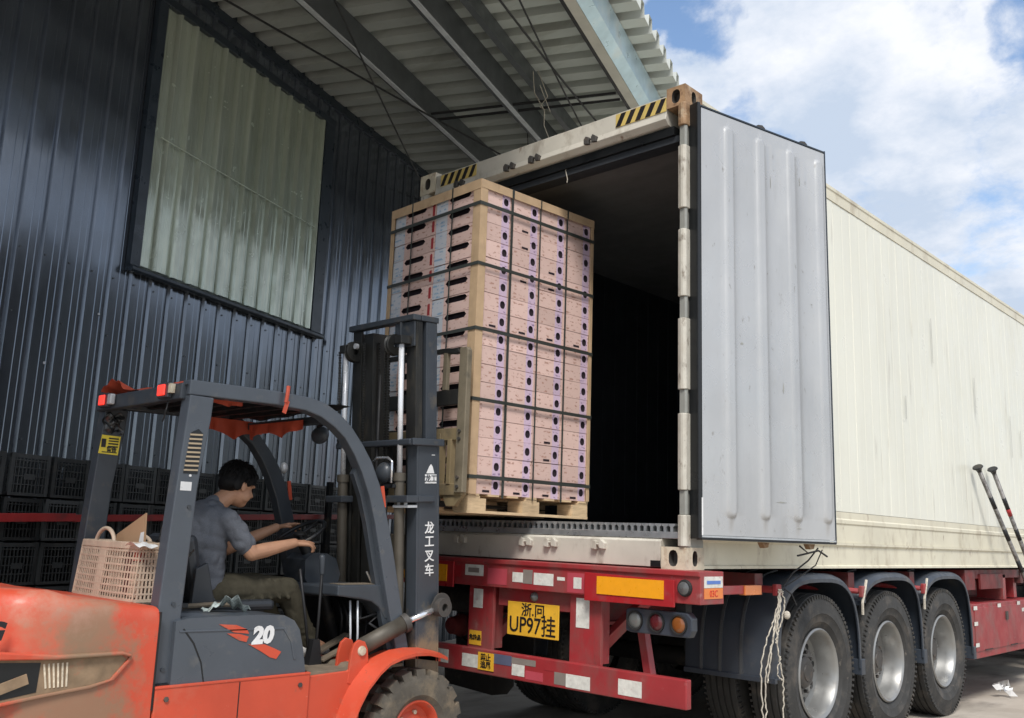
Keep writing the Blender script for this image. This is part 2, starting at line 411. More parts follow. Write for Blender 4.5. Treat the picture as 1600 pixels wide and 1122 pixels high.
# ------------------------------------------------------------------ mesh builder
class MB:
    def __init__(s): s.v = []; s.f = []; s.m = []
    def add(s, vs, fs, mi=0):
        n = len(s.v)
        s.v += [tuple(v) for v in vs]
        s.f += [tuple(i+n for i in f) for f in fs]
        s.m += [mi]*len(fs)
        return s
    def box(s, x0, x1, y0, y1, z0, z1, mi=0):
        return s.add([(x0, y0, z0), (x1, y0, z0), (x1, y1, z0), (x0, y1, z0), (x0, y0, z1), (x1, y0, z1), (x1, y1, z1), (x0, y1, z1)],
                     [(0, 3, 2, 1), (4, 5, 6, 7), (0, 1, 5, 4), (1, 2, 6, 5), (2, 3, 7, 6), (3, 0, 4, 7)], mi)
    def bar(s, a, b, w, h, upv=(0, 0, 1), mi=0):
        a, b = Vector(a), Vector(b); d = (b-a).normalized(); u = Vector(upv)
        sdv = d.cross(u).normalized(); u = sdv.cross(d).normalized()
        vs = []
        for p in (a, b):
            for i, j in ((-1, -1), (1, -1), (1, 1), (-1, 1)):
                vs.append(p+sdv*(w/2*i)+u*(h/2*j))
        return s.add(vs, [(0, 1, 2, 3), (7, 6, 5, 4), (0, 4, 5, 1), (1, 5, 6, 2), (2, 6, 7, 3), (3, 7, 4, 0)], mi)
    def prism(s, poly, axis, a, b, mi=0):
        """poly in the other two axes (cyclic order: x->(y,z), y->(x,z), z->(x,y))"""
        def P(p, t):
            return (t, p[0], p[1]) if axis == 'x' else ((p[0], t, p[1]) if axis == 'y' else (p[0], p[1], t))
        n = len(poly)
        ar = sum(poly[i][0]*poly[(i+1) % n][1]-poly[(i+1) % n][0]*poly[i][1] for i in range(n))
        vs = [P(p, a) for p in poly]+[P(p, b) for p in poly]
        fs = [tuple(range(n-1, -1, -1)), tuple(range(n, 2*n))]+[(i, (i+1) % n, (i+1) % n+n, i+n) for i in range(n)]
        flip = (ar < 0) ^ (b < a) ^ (axis == 'y')
        if flip: fs = [tuple(reversed(f)) for f in fs]
        return s.add(vs, fs, mi)
    def tube(s, pts, r, n=8, mi=0, cap=True, rs=None):
        pts = [Vector(p) for p in pts]; vs = []; fs = []
        pu = None
        for i, p in enumerate(pts):
            d = (pts[min(i+1, len(pts)-1)]-pts[max(i-1, 0)]).normalized()
            if pu is None:
                pu = d.orthogonal().normalized()
            else:
                pu = (pu-d*pu.dot(d)).normalized()
            w = d.cross(pu)
            rr = rs[i] if rs else r
            for k in range(n):
                a = 2*pi*k/n
                vs.append(p+pu*(rr*cos(a))+w*(rr*sin(a)))
        for i in range(len(pts)-1):
            for k in range(n):
                k2 = (k+1) % n
                fs.append((i*n+k, i*n+k2, (i+1)*n+k2, (i+1)*n+k))
        if cap:
            fs.append(tuple(range(n-1, -1, -1))); fs.append(tuple(range((len(pts)-1)*n, len(pts)*n)))
        return s.add(vs, fs, mi)
    def lathe(s, prof, c, axis='x', n=32, mi=0, closed=False, a0=0, a1=2*pi):
        """prof: (radius, offset along axis)"""
        vs = []; fs = []; full = abs(a1-a0-2*pi) < 1e-6
        nn = n if full else n+1
        for k in range(nn):
            a = a0+(a1-a0)*k/n
            for r, o in prof:
                if axis == 'x': vs.append((c[0]+o, c[1]+r*cos(a), c[2]+r*sin(a)))
                elif axis == 'y': vs.append((c[0]+r*cos(a), c[1]+o, c[2]+r*sin(a)))
                else: vs.append((c[0]+r*cos(a), c[1]+r*sin(a), c[2]+o))
        m_ = len(prof); jj = m_ if closed else m_-1
        for k in range(n):
            k2 = (k+1) % nn
            for j in range(jj):
                j2 = (j+1) % m_
                fs.append((k*m_+j, k*m_+j2, k2*m_+j2, k2*m_+j))
        return s.add(vs, fs, mi)
    def disc(s, c, r, axis='x', n=20, t=0.004, mi=0, sq=1.0):
        return s.lathe([(0.0001, 0), (r, 0), (r, t), (0.0001, t)], c, axis, n, mi)
    def ell(s, c, r, rot=None, n=14, mi=0):
        vs = []; fs = []
        for i in range(n+1):
            th = pi*i/n
            for k in range(n*2):
                a = pi*k/n
                v = Vector((r[0]*sin(th)*cos(a), r[1]*sin(th)*sin(a), r[2]*cos(th)))
                if rot: v = rot @ v
                vs.append(Vector(c)+v)
        w = n*2
        for i in range(n):
            for k in range(w):
                k2 = (k+1) % w
                fs.append((i*w+k, (i+1)*w+k, (i+1)*w+k2, i*w+k2))
        return s.add(vs, fs, mi)
    def cap(s, a, b, ra, rb, n=14, mi=0):
        a, b = Vector(a), Vector(b); d = (b-a)
        L = d.length; d = d.normalized() if L > 1e-6 else Vector((0, 0, 1))
        pts = []; rs = []
        for k in range(4, 0, -1):
            an = pi/2*k/4.3; pts.append(a-d*(ra*sin(an))); rs.append(ra*cos(an))
        pts += [a, b]; rs += [ra, rb]
        for k in range(1, 5):
            an = pi/2*k/4.3; pts.append(b+d*(rb*sin(an))); rs.append(rb*cos(an))
        return s.tube(pts, 0, n, mi, True, rs)
    def grid(s, fn, nu, nv, mi=0, double=0.0):
        vs = [fn(i/nu, j/nv) for i in range(nu+1) for j in range(nv+1)]
        fs = [(i*(nv+1)+j, (i+1)*(nv+1)+j, (i+1)*(nv+1)+j+1, i*(nv+1)+j+1) for i in range(nu) for j in range(nv)]
        return s.add(vs, fs, mi)
    def holeplate(s, c, U, V, hw, hh, rfun, depth, mi_face=0, mi_in=1, mi_back=1, n=16):
        """rectangle (half sizes hw, hh, centre c, axes U,V; normal U x V) with a hole r=rfun(angle) sunk by depth"""
        U, V, c = Vector(U), Vector(V), Vector(c); Nn = U.cross(V)
        ang = sorted(set([round(2*pi*k/n, 5) for k in range(n)]+[round(atan2(a*hh, b*hw) % (2*pi), 5) for a in (-1, 1) for b in (-1, 1)]))
        out = []; inn = []; bk = []
        for a in ang:
            ca, sa = cos(a), sin(a)
            k = min(hw/abs(ca) if abs(ca) > 1e-6 else 1e9, hh/abs(sa) if abs(sa) > 1e-6 else 1e9)
            out.append(c+U*(ca*k)+V*(sa*k))
            r = rfun(a)
            p = c+U*(ca*r)+V*(sa*r)
            inn.append(p); bk.append(p-Nn*depth)
        m_ = len(ang)
        s.add(out+inn, [(i, (i+1) % m_, (i+1) % m_+m_, i+m_) for i in range(m_)], mi_face)
        s.add(inn+bk, [(i, (i+1) % m_, (i+1) % m_+m_, i+m_) for i in range(m_)], mi_in)
        s.add(bk, [tuple(range(m_))], mi_back)
        return s

def oval(a, b, p=2.6):
    return lambda t: 1.0/((abs(cos(t))/a)**p+(abs(sin(t))/b)**p)**(1/p)

ORG = {}
TMP = bpy.data.scenes.new('scratch')
def bake(o):
    """evaluated mesh of one object, worked out in a scratch scene"""
    TMP.collection.objects.link(o)
    vl = TMP.view_layers[0]; vl.update()
    me = bpy.data.meshes.new_from_object(o.evaluated_get(vl.depsgraph))
    TMP.collection.objects.unlink(o)
    return me
def mesh_of(mb, name, mats, org=(0, 0, 0), smooth=False):
    me = bpy.data.meshes.new(name)
    ox, oy, oz = org
    me.from_pydata([(v[0]-ox, v[1]-oy, v[2]-oz) for v in mb.v], [], mb.f)
    for m in (mats if isinstance(mats, (list, tuple)) else [mats]):
        me.materials.append(m)
    me.polygons.foreach_set('material_index', mb.m)
    if smooth:
        me.polygons.foreach_set('use_smooth', [True]*len(me.polygons))
    me.update()
    return me
def tagit(o, label=None, cat=None, group=None, kind=None):
    if label: o['label'] = label
    if cat: o['category'] = cat
    if group: o['group'] = group
    if kind: o['kind'] = kind
    return o
def thing(name, label, cat, loc=(0, 0, 0), rz=0, group=None, rot=None, kind=None):
    o = bpy.data.objects.new(name, None)
    o.empty_display_size = 0.1
    COL.objects.link(o)
    o.location = loc
    o.rotation_euler = rot or (0, 0, rz)
    ORG[o] = tuple(loc) if not (rz or rot) else (0, 0, 0)
    tagit(o, label, cat, group, kind)
    return o
def finish(o, smooth, bevel, parent):
    if parent is not None: o.parent = parent
    if smooth and smooth is not True:
        o.data.polygons.foreach_set('use_smooth', [True]*len(o.data.polygons))
        e = o.modifiers.new('edges', 'EDGE_SPLIT'); e.split_angle = radians(smooth)
    if bevel:
        b = o.modifiers.new('bevel', 'BEVEL'); b.width = bevel; b.segments = 2; b.limit_method = 'ANGLE'; b.angle_limit = radians(40)
def part(name, mb, mats, parent=None, label=None, bevel=0, smooth=False, kind=None, cat=None, group=None):
    org = ORG.get(parent, (0, 0, 0)) if parent is not None else (0, 0, 0)
    me = mesh_of(mb, name, mats, org, smooth is True)
    o = bpy.data.objects.new(name, me)
    COL.objects.link(o)
    ORG[o] = org
    finish(o, smooth, bevel, parent)
    return tagit(o, label, cat, group, kind)
def inst(name, src, parent, loc, rot=(0, 0, 0), label=None, scale=None):
    """another piece sharing the mesh of src (loc local to the parent)"""
    o = src.copy(); o.name = name
    COL.objects.link(o)
    o.parent = parent; o.location = loc; o.rotation_euler = rot
    if scale: o.scale = scale
    ORG[o] = (0, 0, 0)
    if label: o['label'] = label
    return o
def piece(name, me, parent, loc, rot=(0, 0, 0), bevel=0):
    o = bpy.data.objects.new(name, me); COL.objects.link(o); o.parent = parent
    o.location = loc; o.rotation_euler = rot
    if bevel: finish(o, False, bevel, None)
    return o
def copy_tree(src, parent=None):
    c = src.copy(); COL.objects.link(c)
    if parent is not None: c.parent = parent
    for ch in list(src.children): copy_tree(ch, c)
    return c
def text(name, body, size, c, U, V, m, parent, label=None, bold=0.0, shear=0.0, sx=1.0, align='CENTER'):
    """flat lettering lying in the plane spanned by U (reading direction) and V (up)"""
    cu = bpy.data.curves.new('t', 'FONT'); cu.body = body; cu.size = size; cu.align_x = align; cu.align_y = 'CENTER'
    cu.offset = bold; cu.shear = shear; cu.extrude = 0.0012; cu.resolution_u = 3
    o = bpy.data.objects.new('t', cu)
    me = bake(o)
    bpy.data.objects.remove(o); bpy.data.curves.remove(cu)
    U, V = Vector(U).normalized(), Vector(V).normalized(); Nn = U.cross(V)
    org = Vector(ORG.get(parent, (0, 0, 0)))
    for v in me.vertices:
        p = v.co.copy(); v.co = Vector(c)-org+U*(p.x*sx)+V*p.y+Nn*p.z
    me.materials.clear(); me.materials.append(m); me.name = name
    ob = bpy.data.objects.new(name, me); COL.objects.link(ob); ob.parent = parent
    ORG[ob] = tuple(org)
    if label: ob['label'] = label
    return ob

# ------------------------------------------------------------------ ground
g = MB()
g.grid(lambda a, b: (-300+600*a, -300+600*b, 0), 6, 6)
part('ground', g, mg, kind='structure', label='worn beige concrete yard with dark stains')

# ------------------------------------------------------------------ warehouse (local x = away from wall, y = along wall)
WA = radians(20.516)
wn_ = Vector((cos(WA), sin(WA), 0)); ws_ = Vector((-sin(WA), cos(WA), 0))
W0 = wn_*(-4.4)
wh = thing('warehouse', 'navy ribbed sheet-metal warehouse with a pale canopy roof on the left', 'warehouse', tuple(W0), WA)
def W(lx, s, z): return W0+wn_*lx+ws_*s+Vector((0, 0, z))
PT = 0.2075; SH = PT*4
def ribs(mb, s0, n, z0, z1, d=0.024, pitch=PT, top=0.022, base=0.046, t=0.0006):
    prof = []
    for k in range(n):
        b = s0+k*pitch
        prof += [(b, 0), (b+pitch*.32, 0), (b+pitch*.34, .0035), (b+pitch*.36, 0), (b+pitch*.60, 0), (b+pitch*.62, .0035), (b+pitch*.64, 0),
                 (b+pitch-base, 0), (b+pitch-(base+top)/2, d), (b+pitch-(base-top)/2, d)]
    prof.append((s0+n*pitch, 0))
    vs = [(x, y, z) for z in (z0, z1) for (y, x) in prof]
    m_ = len(prof)
    mb.add(vs, [(i, i+1, i+1+m_, i+m_) for i in range(m_-1)])
def sheet_mesh(z0, z1, name):
    mb = MB(); ribs(mb, 0, 4, z0, z1)
    return mesh_of(mb, name, m_wall)
full = sheet_mesh(0, 5.97, 'wall_panel'); low = sheet_mesh(0, 3.33, 'wall_panel_low'); hi = sheet_mesh(5.63, 5.97, 'wall_panel_high')
s0w = 0.10
for k in range(-7, 11):
    s = s0w+k*SH
    x = -0.003*(k % 2)
    if 0 <= k < 3:
        piece('wall_panel', low, wh, (x, s, 0)); piece('wall_panel', hi, wh, (x, s, 0))
    else:
        piece('wall_panel', full, wh, (x, s, 0))
# dark backing so nothing shows through laps, inner wall body
part('wall_core', MB().box(-0.25, -0.012, -5.7, 9.2, 0, 5.96), m_trim, wh)
# window
win = part('window', MB().box(-0.011, -0.004, .06, 2.595, 3.3, 5.66), m_trim, wh, label='large greenish translucent ribbed window set in the navy wall')
fr = MB()
part('frame', MB().box(0.0, .055, .0, .10, 3.33, 5.62), m_trim, win, bevel=.004)
part('frame', MB().box(0.0, .055, 2.43, 2.60, 3.33, 5.62), m_trim, win, bevel=.004)
part('frame', MB().box(0.0, .055, .0, 2.60, 5.62, 5.70), m_trim, win, bevel=.004)
part('sill', MB().prism([(0, 3.30), (.07, 3.29), (.085, 3.305), (.085, 3.33), (0.0, 3.385)], 'y', .0, 2.62), m_trim, win, bevel=.002)
fp = MB(); ribs(fp, 0, 4, 3.36, 5.62, .040, PT*.93, .018, .055)
fpm = mesh_of(fp, 'window_panel', m_frp)
for k in range(3):
    piece('window_panel', fpm, win, (.012+.002*k, .10+k*PT*.93*4.02, 0))
part('girt_strip', MB().bar((.049, .17, 4.47), (.049, 2.36, 4.42), .006, .012, (1, 0, 0)), m_girtstrip, win)  # pale strip added in front, for the girt seen through the panel
# canopy
def cz(lx): return 5.95-.05*lx
CW = 3.66
def roof_sheet():
    mb = MB(); P = .27
    prof = [(0, 0), (P*.52, 0), (P*.58, .12), (P*.94, .12), (P*1.0, 0), (P*1.52, 0), (P*1.58, .12), (P*1.94, .12), (P*2, 0),
            (P*2.52, 0), (P*2.58, .12), (P*2.94, .12), (P*3, 0), (P*3.05, .001)]
    m_ = len(prof)
    for e in (0, .0012):
        vs = [(lx, y, cz(lx)+z+e) for lx in (-.03, CW) for (y, z) in prof]
        mb.add(vs, [(i, i+1, i+1+m_, i+m_) for i in range(m_-1)])
    return mesh_of(mb, 'roof_sheet', m_roof), P*3
rsm, rw = roof_sheet()
can = part('canopy', MB().box(-0.02, .035, -5.7, 8.6, 5.86, 5.944).box(-.40, -.02, -5.7, 8.6, 5.955, 6.10), m_trim, wh, label='pale corrugated canopy over the loading bay')  # rear box is an unseen closure, added to stop light leaking over the wall
for k in range(17):
    piece('roof_sheet', rsm, can, (0, -5.2+k*rw, 0))
def cpurlin(lx, h, m, y0=-5.3, y1=8.5, fl=.07):
    mb = MB(); z = cz(lx)-.006
    mb.prism([(lx, z), (lx+.006, z), (lx+.006, z-h+.006), (lx-fl, z-h+.006), (lx-fl, z-h+.02), (lx-fl-.006, z-h+.02), (lx-fl-.006, z-h), (lx, z-h)], 'y', y0, y1)
    return mb
part('purlin', cpurlin(1.16, .26, m_beam), m_beam, can)
part('purlin_lit_flange', MB().box(1.12, 1.160, -5.3, 8.5, cz(1.16)-.285, cz(1.16)-.268), m_galv, can)  # bright line along the flange is light put into its pale colour
part('purlin', cpurlin(2.10, .28, m_beam), m_beam, can)
part('purlin_lit_flange', MB().box(2.07, 2.112, -5.3, 8.5, cz(2.1)-.305, cz(2.1)-.288), m_galv, can)  # same painted shine under the second purlin
part('purlin', MB().box(2.34, 2.40, -5.3, 8.5, cz(2.37)-.16, cz(2.4)-.008), m_beam, can)
part('gutter_beam', MB().box(3.24, 3.33, -5.3, 8.5, 5.50, 5.515).box(3.24, 3.255, -5.3, 8.5, 5.515, 5.765), m_beige, can)
part('gutter_face', MB().prism([(3.334, 5.50), (3.42, 5.56), (3.44, cz(3.44)-.006), (3.334, cz(3.334)-.006)], 'y', -5.3, 8.5), m_fascia, can)
part('edge_angle', MB().box(3.19, 3.235, -5.3, 8.5, 5.53, 5.60), m_blackm, can)
for a, b, r in (((.64, .19, 5.6), (1.53, 3.74, 5.6), .010), ((1.45, .48, 5.6), (.30, 4.04, 5.6), .009),
                ((2.73, .93, 5.6), (2.79, 3.22, 5.6), .010), ((2.87, .98, 5.6), (2.61, 3.30, 5.6), .009)):
    a, b = Vector(a), Vector(b); d = (b-a)
    a2, b2 = a-d*.6, b+d*.35
    n_ = 9
    pts = [a2+(b2-a2)*(i/n_)-Vector((0, 0, .05*sin(pi*i/n_))) for i in range(n_+1)]
    part('bracing_cable', MB().tube(pts, r, 6), m_cable, can)
for yy in (2.62, 2.76):
    part('conduit', MB().tube([(1.20, yy, 5.62), (3.16, yy+.05, 5.56)], .014, 6), m_cable, can)
part('hanging_wire', MB().tube([(2.0, 3.3, 5.6), (2.02, 3.32, 5.25), (2.03, 3.31, 5.0)], .005, 5), m_cable, can)
w_ = [(2.45, 2.3, 5.72), (2.43, 2.4, 5.55), (2.50, 2.5, 5.40), (2.46, 2.6, 5.30), (2.52, 2.7, 5.1), (2.7, 2.9, 5.0)]
part('hanging_wire', MB().tube(w_, .004, 5), m_rope, can)
w_ = [(2.50, 2.3, 5.72), (2.56, 2.42, 5.50), (2.47, 2.45, 5.42), (2.56, 2.5, 5.38), (2.50, 2.36, 5.6)]
part('hanging_wire', MB().tube(w_, .004, 5), m_rope, can)
scw = MB()
for k in range(44):
    for z in (.7, 1.9, 2.75, 3.2) if k % 2 == 0 else (1.9, 3.2):
        scw.disc((0.0245, -5.7+.085-.010+PT*k*1.0+.1125, z), .007, 'x', 6, .004)
part('screw_row', scw, m_beam, wh, kind='stuff')
for k, (s, z) in enumerate(((-.62, 2.45), (-.2, 2.9), (3.6, 4.2))):
    part('wall_screw', MB().disc((0.002, s, z), .010, 'x', 8, .006), m_galv, wh)

# ------------------------------------------------------------------ crates along the wall
CRW, CRD, CRH = .292, .42, .262
def crate_mesh():
    mb = MB()
    w, d, h = CRW, CRD, CRH; t = .010
    # local: x depth (0..d, front face at d), y width, z height
    for z0, z1 in ((0, .018), (h-.030, h-.006)):
        mb.box(d-t, d, 0, w, z0, z1); mb.box(0, t, 0, w, z0, z1)
        mb.box(t, d-t, 0, t, z0, z1); mb.box(t, d-t, w-t, w, z0, z1)
    for y0 in (0, w-.026):
        mb.box(d-.016, d+.003, y0, y0+.026, 0, h-.002); mb.box(0, .016, y0, y0+.026, 0, h)
    for k in range(9):
        y = .026+(w-.052)*(k+.5)/9
        mb.box(d-.007, d-.002, y-.004, y+.004, .018, h-.03)
        mb.box(.002, .007, y-.004, y+.004, .018, h-.03)
    for k in range(11):
        x = .02+(d-.04)*(k+.5)/11
        for y in (.002, w-.007): mb.box(x-.004, x+.004, y, y+.005, .018, h-.03)
    for z in (.066, .118, .170, .215):
        mb.box(d-.009, d-.0005, .016, w-.016, z, z+.006); mb.box(.003, .009, .016, w-.016, z, z+.006)
        mb.box(.016, d-.016, .001, .007, z, z+.006); mb.box(.016, d-.016, w-.007, w-.001, z, z+.006)
    mb.box(.01, d-.01, .01, w-.01, .004, .010)
    mb.box(d-.004, d+.002, w*.36, w*.64, .10, .135)
    return mesh_of(mb, 'black_crate', m_black)
crm = crate_mesh()
ordn = ['bottom', 'second', 'third', 'fourth', 'fifth', 'top']
stackn = {-2: 'stack standing leftmost of all against the navy wall', -1: 'stack at the left edge of the picture', 0: 'first whole stack from the left edge',
          1: 'stack just left of the far rear guard pillar', 2: 'stack behind the yellow sticker pillar', 3: 'stack behind the upright cardboard sheet',
          4: 'stack directly above the tan basket', 5: 'stack hidden behind the louvred pillar', 6: 'stack behind the driver back',
          7: 'stack behind the driver head', 8: 'stack behind the driver forearms', 9: 'stack behind the steering wheel',
          10: 'stack left of the mast chains', 11: 'stack seen between mast and guard arch', 12: 'stack behind the far mast rail',
          13: 'stack behind the near lift cylinder', 14: 'stack farthest right along the navy wall'}
sl_ = MB()
sk = part('crate_skid', MB().box(.05, .50, -1.9, 3.6, 0.0, .15), m_blackm, cat='skid', label='low dark skid under the crate stacks along the wall')
sk.location = tuple(W0); sk.rotation_euler = (0, 0, WA)
for ci, k in enumerate(range(-2, 15)):
    for r_ in range(6):
        s = -1.19+k*.312+random.uniform(-.006, .006)
        if k >= 12 and r_ > 4: continue
        o = bpy.data.objects.new('black_crate', crm); COL.objects.link(o)
        off = (.012 if r_ % 2 else 0)+random.uniform(-.008, .008)
        if r_ < 4 and k < 2: off += .0
        z = .152+r_*.2715
        p = W(.5-CRD+off, s-(.02 if r_ < 5 else 0), z)
        o.location = p; o.rotation_euler = (0, 0, WA+random.uniform(-.045, .045))
        pos = ordn[r_] if not (k >= 12 and r_ == 4) else 'top'
        tagit(o, 'black lattice crate, %s of the %s' % (pos, stackn.get(k, 'stack by the wall')), 'crate', 'black crates stacked along the navy wall')
rr = MB()
pA, pB = W(.555, -2.1, 1.345), W(.555, 3.6, 1.525)
rr.bar(pA, pA+(pB-pA)*.245, .03, .052)
rr.bar(pA+(pB-pA)*.245+Vector((0, 0, -.006)), pA+(pB-pA)*.62, .026, .046)
rr.bar(pA+(pB-pA)*.62, pB, .03, .046)
part('red_rail', rr, m_pipe, cat='rail', label='long red rail running in front of the stacked black crates', bevel=.003)
rp_ = MB().bar(W(.62, 2.12, .0), W(.62, 2.12, 1.80), .05, .05, (1, 0, 0))
part('dark_post', rp_, m_blackm, cat='post', label='thin black upright post in front of the crates by the steering wheel', bevel=.002)

# ------------------------------------------------------------------ container
CL = 12.19; ZB = 1.222; ZT = 4.128; CWD = 2.438
ct = thing('reefer_container', 'cream refrigerated shipping container with its right rear door swung open', 'container', (-1.22, 0, ZB))
# side panels
pw = .312
def sidepanel(w):
    mb = MB(); e = .0035
    prof = [(0, -e), (.004, 0), (w*.5-.014, .0), (w*.5-.006, -.0015), (w*.5+.006, -.0015), (w*.5+.014, 0), (w-.004, 0), (w, -e)]
    mb.prism([(x, y) for (y, x) in prof]+[(-.03, w), (-.03, 0)], 'z', 0, 2.37)
    return mesh_of(mb, 'side_panel', m_cream)
sp = sidepanel(pw)
org = Vector((-1.22, 0, ZB))
for k in range(38):
    y = .22+k*pw
    piece('side_panel', sp, ct, Vector((-.012+random.uniform(-.0008, .0008), y, 1.625))-org)
    o = piece('side_panel', sp, ct, Vector((-CWD+.012, y+pw, 1.625))-org, (0, 0, pi))
part('side_wall_core', MB().box(-.06, -.045, .07, CL-.1, 1.40, 4.05).box(-CWD+.045, -CWD+.06, .07, CL-.1, 1.40, 4.05), m_cream, ct)
for x0, x1, x2 in ((-.07, -.002, 0.0), (-CWD+.07, -CWD+.002, -CWD)):
    sgn = 1 if x1 > -1 else -1
    part('bottom_rail', MB().prism([(x0, ZB), (x2, ZB), (x2, ZB+.015), (x1-.012*sgn, ZB+.022), (x1-.012*sgn, 1.37), (x2, 1.385), (x2, 1.40), (x0, 1.40)], 'y', .18, CL-.18), m_rail, ct)
    part('kick_plate', MB().prism([(x0, 1.401), (x1-.008*sgn, 1.401), (x1-.008*sgn, 1.53), (x1-.001*sgn, 1.54), (x1-.001*sgn, 1.565), (x1-.008*sgn, 1.575), (x1-.008*sgn, 1.622), (x0, 1.622)], 'y', .18, CL-.18), m_rail, ct)
    part('top_rail', MB().prism([(x0, 3.997), (x1-.004*sgn, 3.997), (x1-.004*sgn, 4.075), (x2, 4.083), (x2, 4.108), (x0, 4.108)], 'y', .18, CL-.18), m_rail, ct)
part('roof', MB().box(-CWD+.03, -.03, .05, CL-.05, 4.085, 4.118), m_cream, ct)
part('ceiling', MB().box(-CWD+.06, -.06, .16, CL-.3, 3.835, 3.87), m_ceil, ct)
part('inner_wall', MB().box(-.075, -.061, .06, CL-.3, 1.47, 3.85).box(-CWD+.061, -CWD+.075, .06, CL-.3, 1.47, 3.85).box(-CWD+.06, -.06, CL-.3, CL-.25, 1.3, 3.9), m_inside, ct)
rb = MB()
for k in range(60):
    y = .3+k*.18
    rb.box(-CWD+.0755, -CWD+.082, y, y+.05, 1.6, 3.80); 
part('wall_rib', rb, m_inside, ct, kind='stuff')
part('front_wall', MB().box(-CWD+.02, -.02, CL-.05, CL, ZB, 4.08), m_cream, ct)
# header
part('door_header', MB().prism([(-.002, 4.098), (-.002, 3.985), (-.012, 3.945), (.02, 3.915), (.07, 3.905), (.16, 3.905), (.16, 4.098)], 'x', -CWD+.175, -.135), m_header, ct, bevel=.004)
part('header_seal', MB().box(-CWD+.16, -.10, .03, .155, 3.845, 3.902), m_gasket, ct)
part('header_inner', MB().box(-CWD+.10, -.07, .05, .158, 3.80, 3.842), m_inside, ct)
hz_ = MB()
for x0, n_ in ((-.525, 5), (-2.205, 5)):
    dx = .385/n_
    part('hazard_plate', MB().box(x0, x0+.39, -.0055, -.0025, 3.998, 4.088), mat('hazard_yellow', (0.58, .43, .13), .5, dirt=[((.3, .24, .14), .15, 14, None, .6)]), ct)
    for k in range(n_):
        a = x0+k*dx
        hz = MB().prism([(a, 4.0), (a+dx*.5, 4.0), (min(a+dx*.5+.045, x0+.388), 4.086), (min(a+.045, x0+.387), 4.086)], 'y', -.0075, -.0056)
        part('hazard_stripe', hz, m_ink, ct)
def lug(x, z, p, m):
    mb = MB()
    mb.prism([(x-.05, z-.022), (x-.012, z-.028), (x-.01, z+.02), (x-.035, z+.03), (x-.052, z+.012)], 'y', -.032, 0)
    mb.prism([(x+.012, z-.02), (x+.048, z-.024), (x+.052, z+.012), (x+.02, z+.034), (x+.006, z+.016)], 'y', -.028, 0)
    mb.tube([(x-.045, -.02, z+.004), (x+.045, -.02, z+.004)], .008, 6)
    part('cam_keeper', mb, m, p, bevel=.003)
for x in (-.72, -1.22, -1.46, -1.98): lug(x, 3.965, ct, m_hub)
for x in (-.60, -.98, -1.19, -1.80): lug(x, 1.335, ct, m_header)
# sill
part('door_sill', MB().prism([(0.0, ZB+.002), (-.004, 1.37), (.02, 1.384), (.17, 1.384), (.17, ZB+.002)], 'x', -CWD+.175, -.165), m_header, ct, bevel=.003)
part('sill_lip', MB().box(-CWD+.09, -.045, .012, .03, 1.386, 1.424), m_alu, ct, bevel=.002)
part('sill_pocket', MB().box(-.235, -.166, -.001, .1, 1.225, 1.30), m_gasket, ct)
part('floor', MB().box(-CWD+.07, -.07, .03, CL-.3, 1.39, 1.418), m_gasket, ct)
fb = MB(); fb.prism([(-.009, 0), (.009, 0), (.010, .034), (.021, .040), (.021, .052), (-.021, .052), (-.021, .040), (-.010, .034)], 'y', 0, CL-.45)
fbm = mesh_of(fb, 'floor_bar', m_alu)
for k in range(49):
    piece('floor_bar', fbm, ct, Vector((-.115-k*.0462, .036, 1.418))-org)
# corner castings with oval hand holes
def casting(x0, x1, y0, y1, z0, z1, m, front=True, sx=1):
    mb = MB()
    cx, cz_ = (x0+x1)/2, (z0+z1)/2
    mb.holeplate((cx, y0, cz_), (1, 0, 0), (0, 0, 1), (x1-x0)/2, (z1-z0)/2, oval(.030, .046), .05)   # normal -y
    if sx > 0:
        mb.holeplate((x1, (y0+y1)/2, cz_), (0, 1, 0), (0, 0, 1), (y1-y0)/2, (z1-z0)/2, oval(.026, .044), .05)
        mb.add([(x0, y0, z0), (x0, y1, z0), (x0, y1, z1), (x0, y0, z1)], [(0, 3, 2, 1)])
    else:
        mb.holeplate((x0, (y0+y1)/2, cz_), (0, -1, 0), (0, 0, 1), (y1-y0)/2, (z1-z0)/2, oval(.026, .044), .05)
        mb.add([(x1, y0, z0), (x1, y1, z0), (x1, y1, z1), (x1, y0, z1)], [(0, 1, 2, 3)])
    mb.add([(x0, y1, z0), (x1, y1, z0), (x1, y1, z1), (x0, y1, z1)], [(0, 3, 2, 1)])
    mb.add([(x0, y0, z1), (x1, y0, z1), (x1, y1, z1), (x0, y1, z1)], [(0, 1, 2, 3)])
    mb.add([(x0, y0, z0), (x1, y0, z0), (x1, y1, z0), (x0, y1, z0)], [(0, 3, 2, 1)])
    part('corner_casting', mb, [m, m_hub], ct, smooth=False)
casting(-.131, .004, -.006, .19, 4.008, 4.140, m_cast)
casting(-CWD-.004, -CWD+.17, -.006, .17, 3.975, 4.135, m_castclean, sx=-1)
casting(-.158, .004, -.006, .19, ZB-.006, 1.340, m_castclean)
casting(-CWD-.004, -CWD+.16, -.006, .17, ZB-.006, 1.340, m_castclean, sx=-1)
casting(-.131, .004, CL-.19, CL, 4.0, 4.12, m_castclean); casting(-.158, .004, CL-.19, CL, ZB-.006, 1.34, m_castclean)
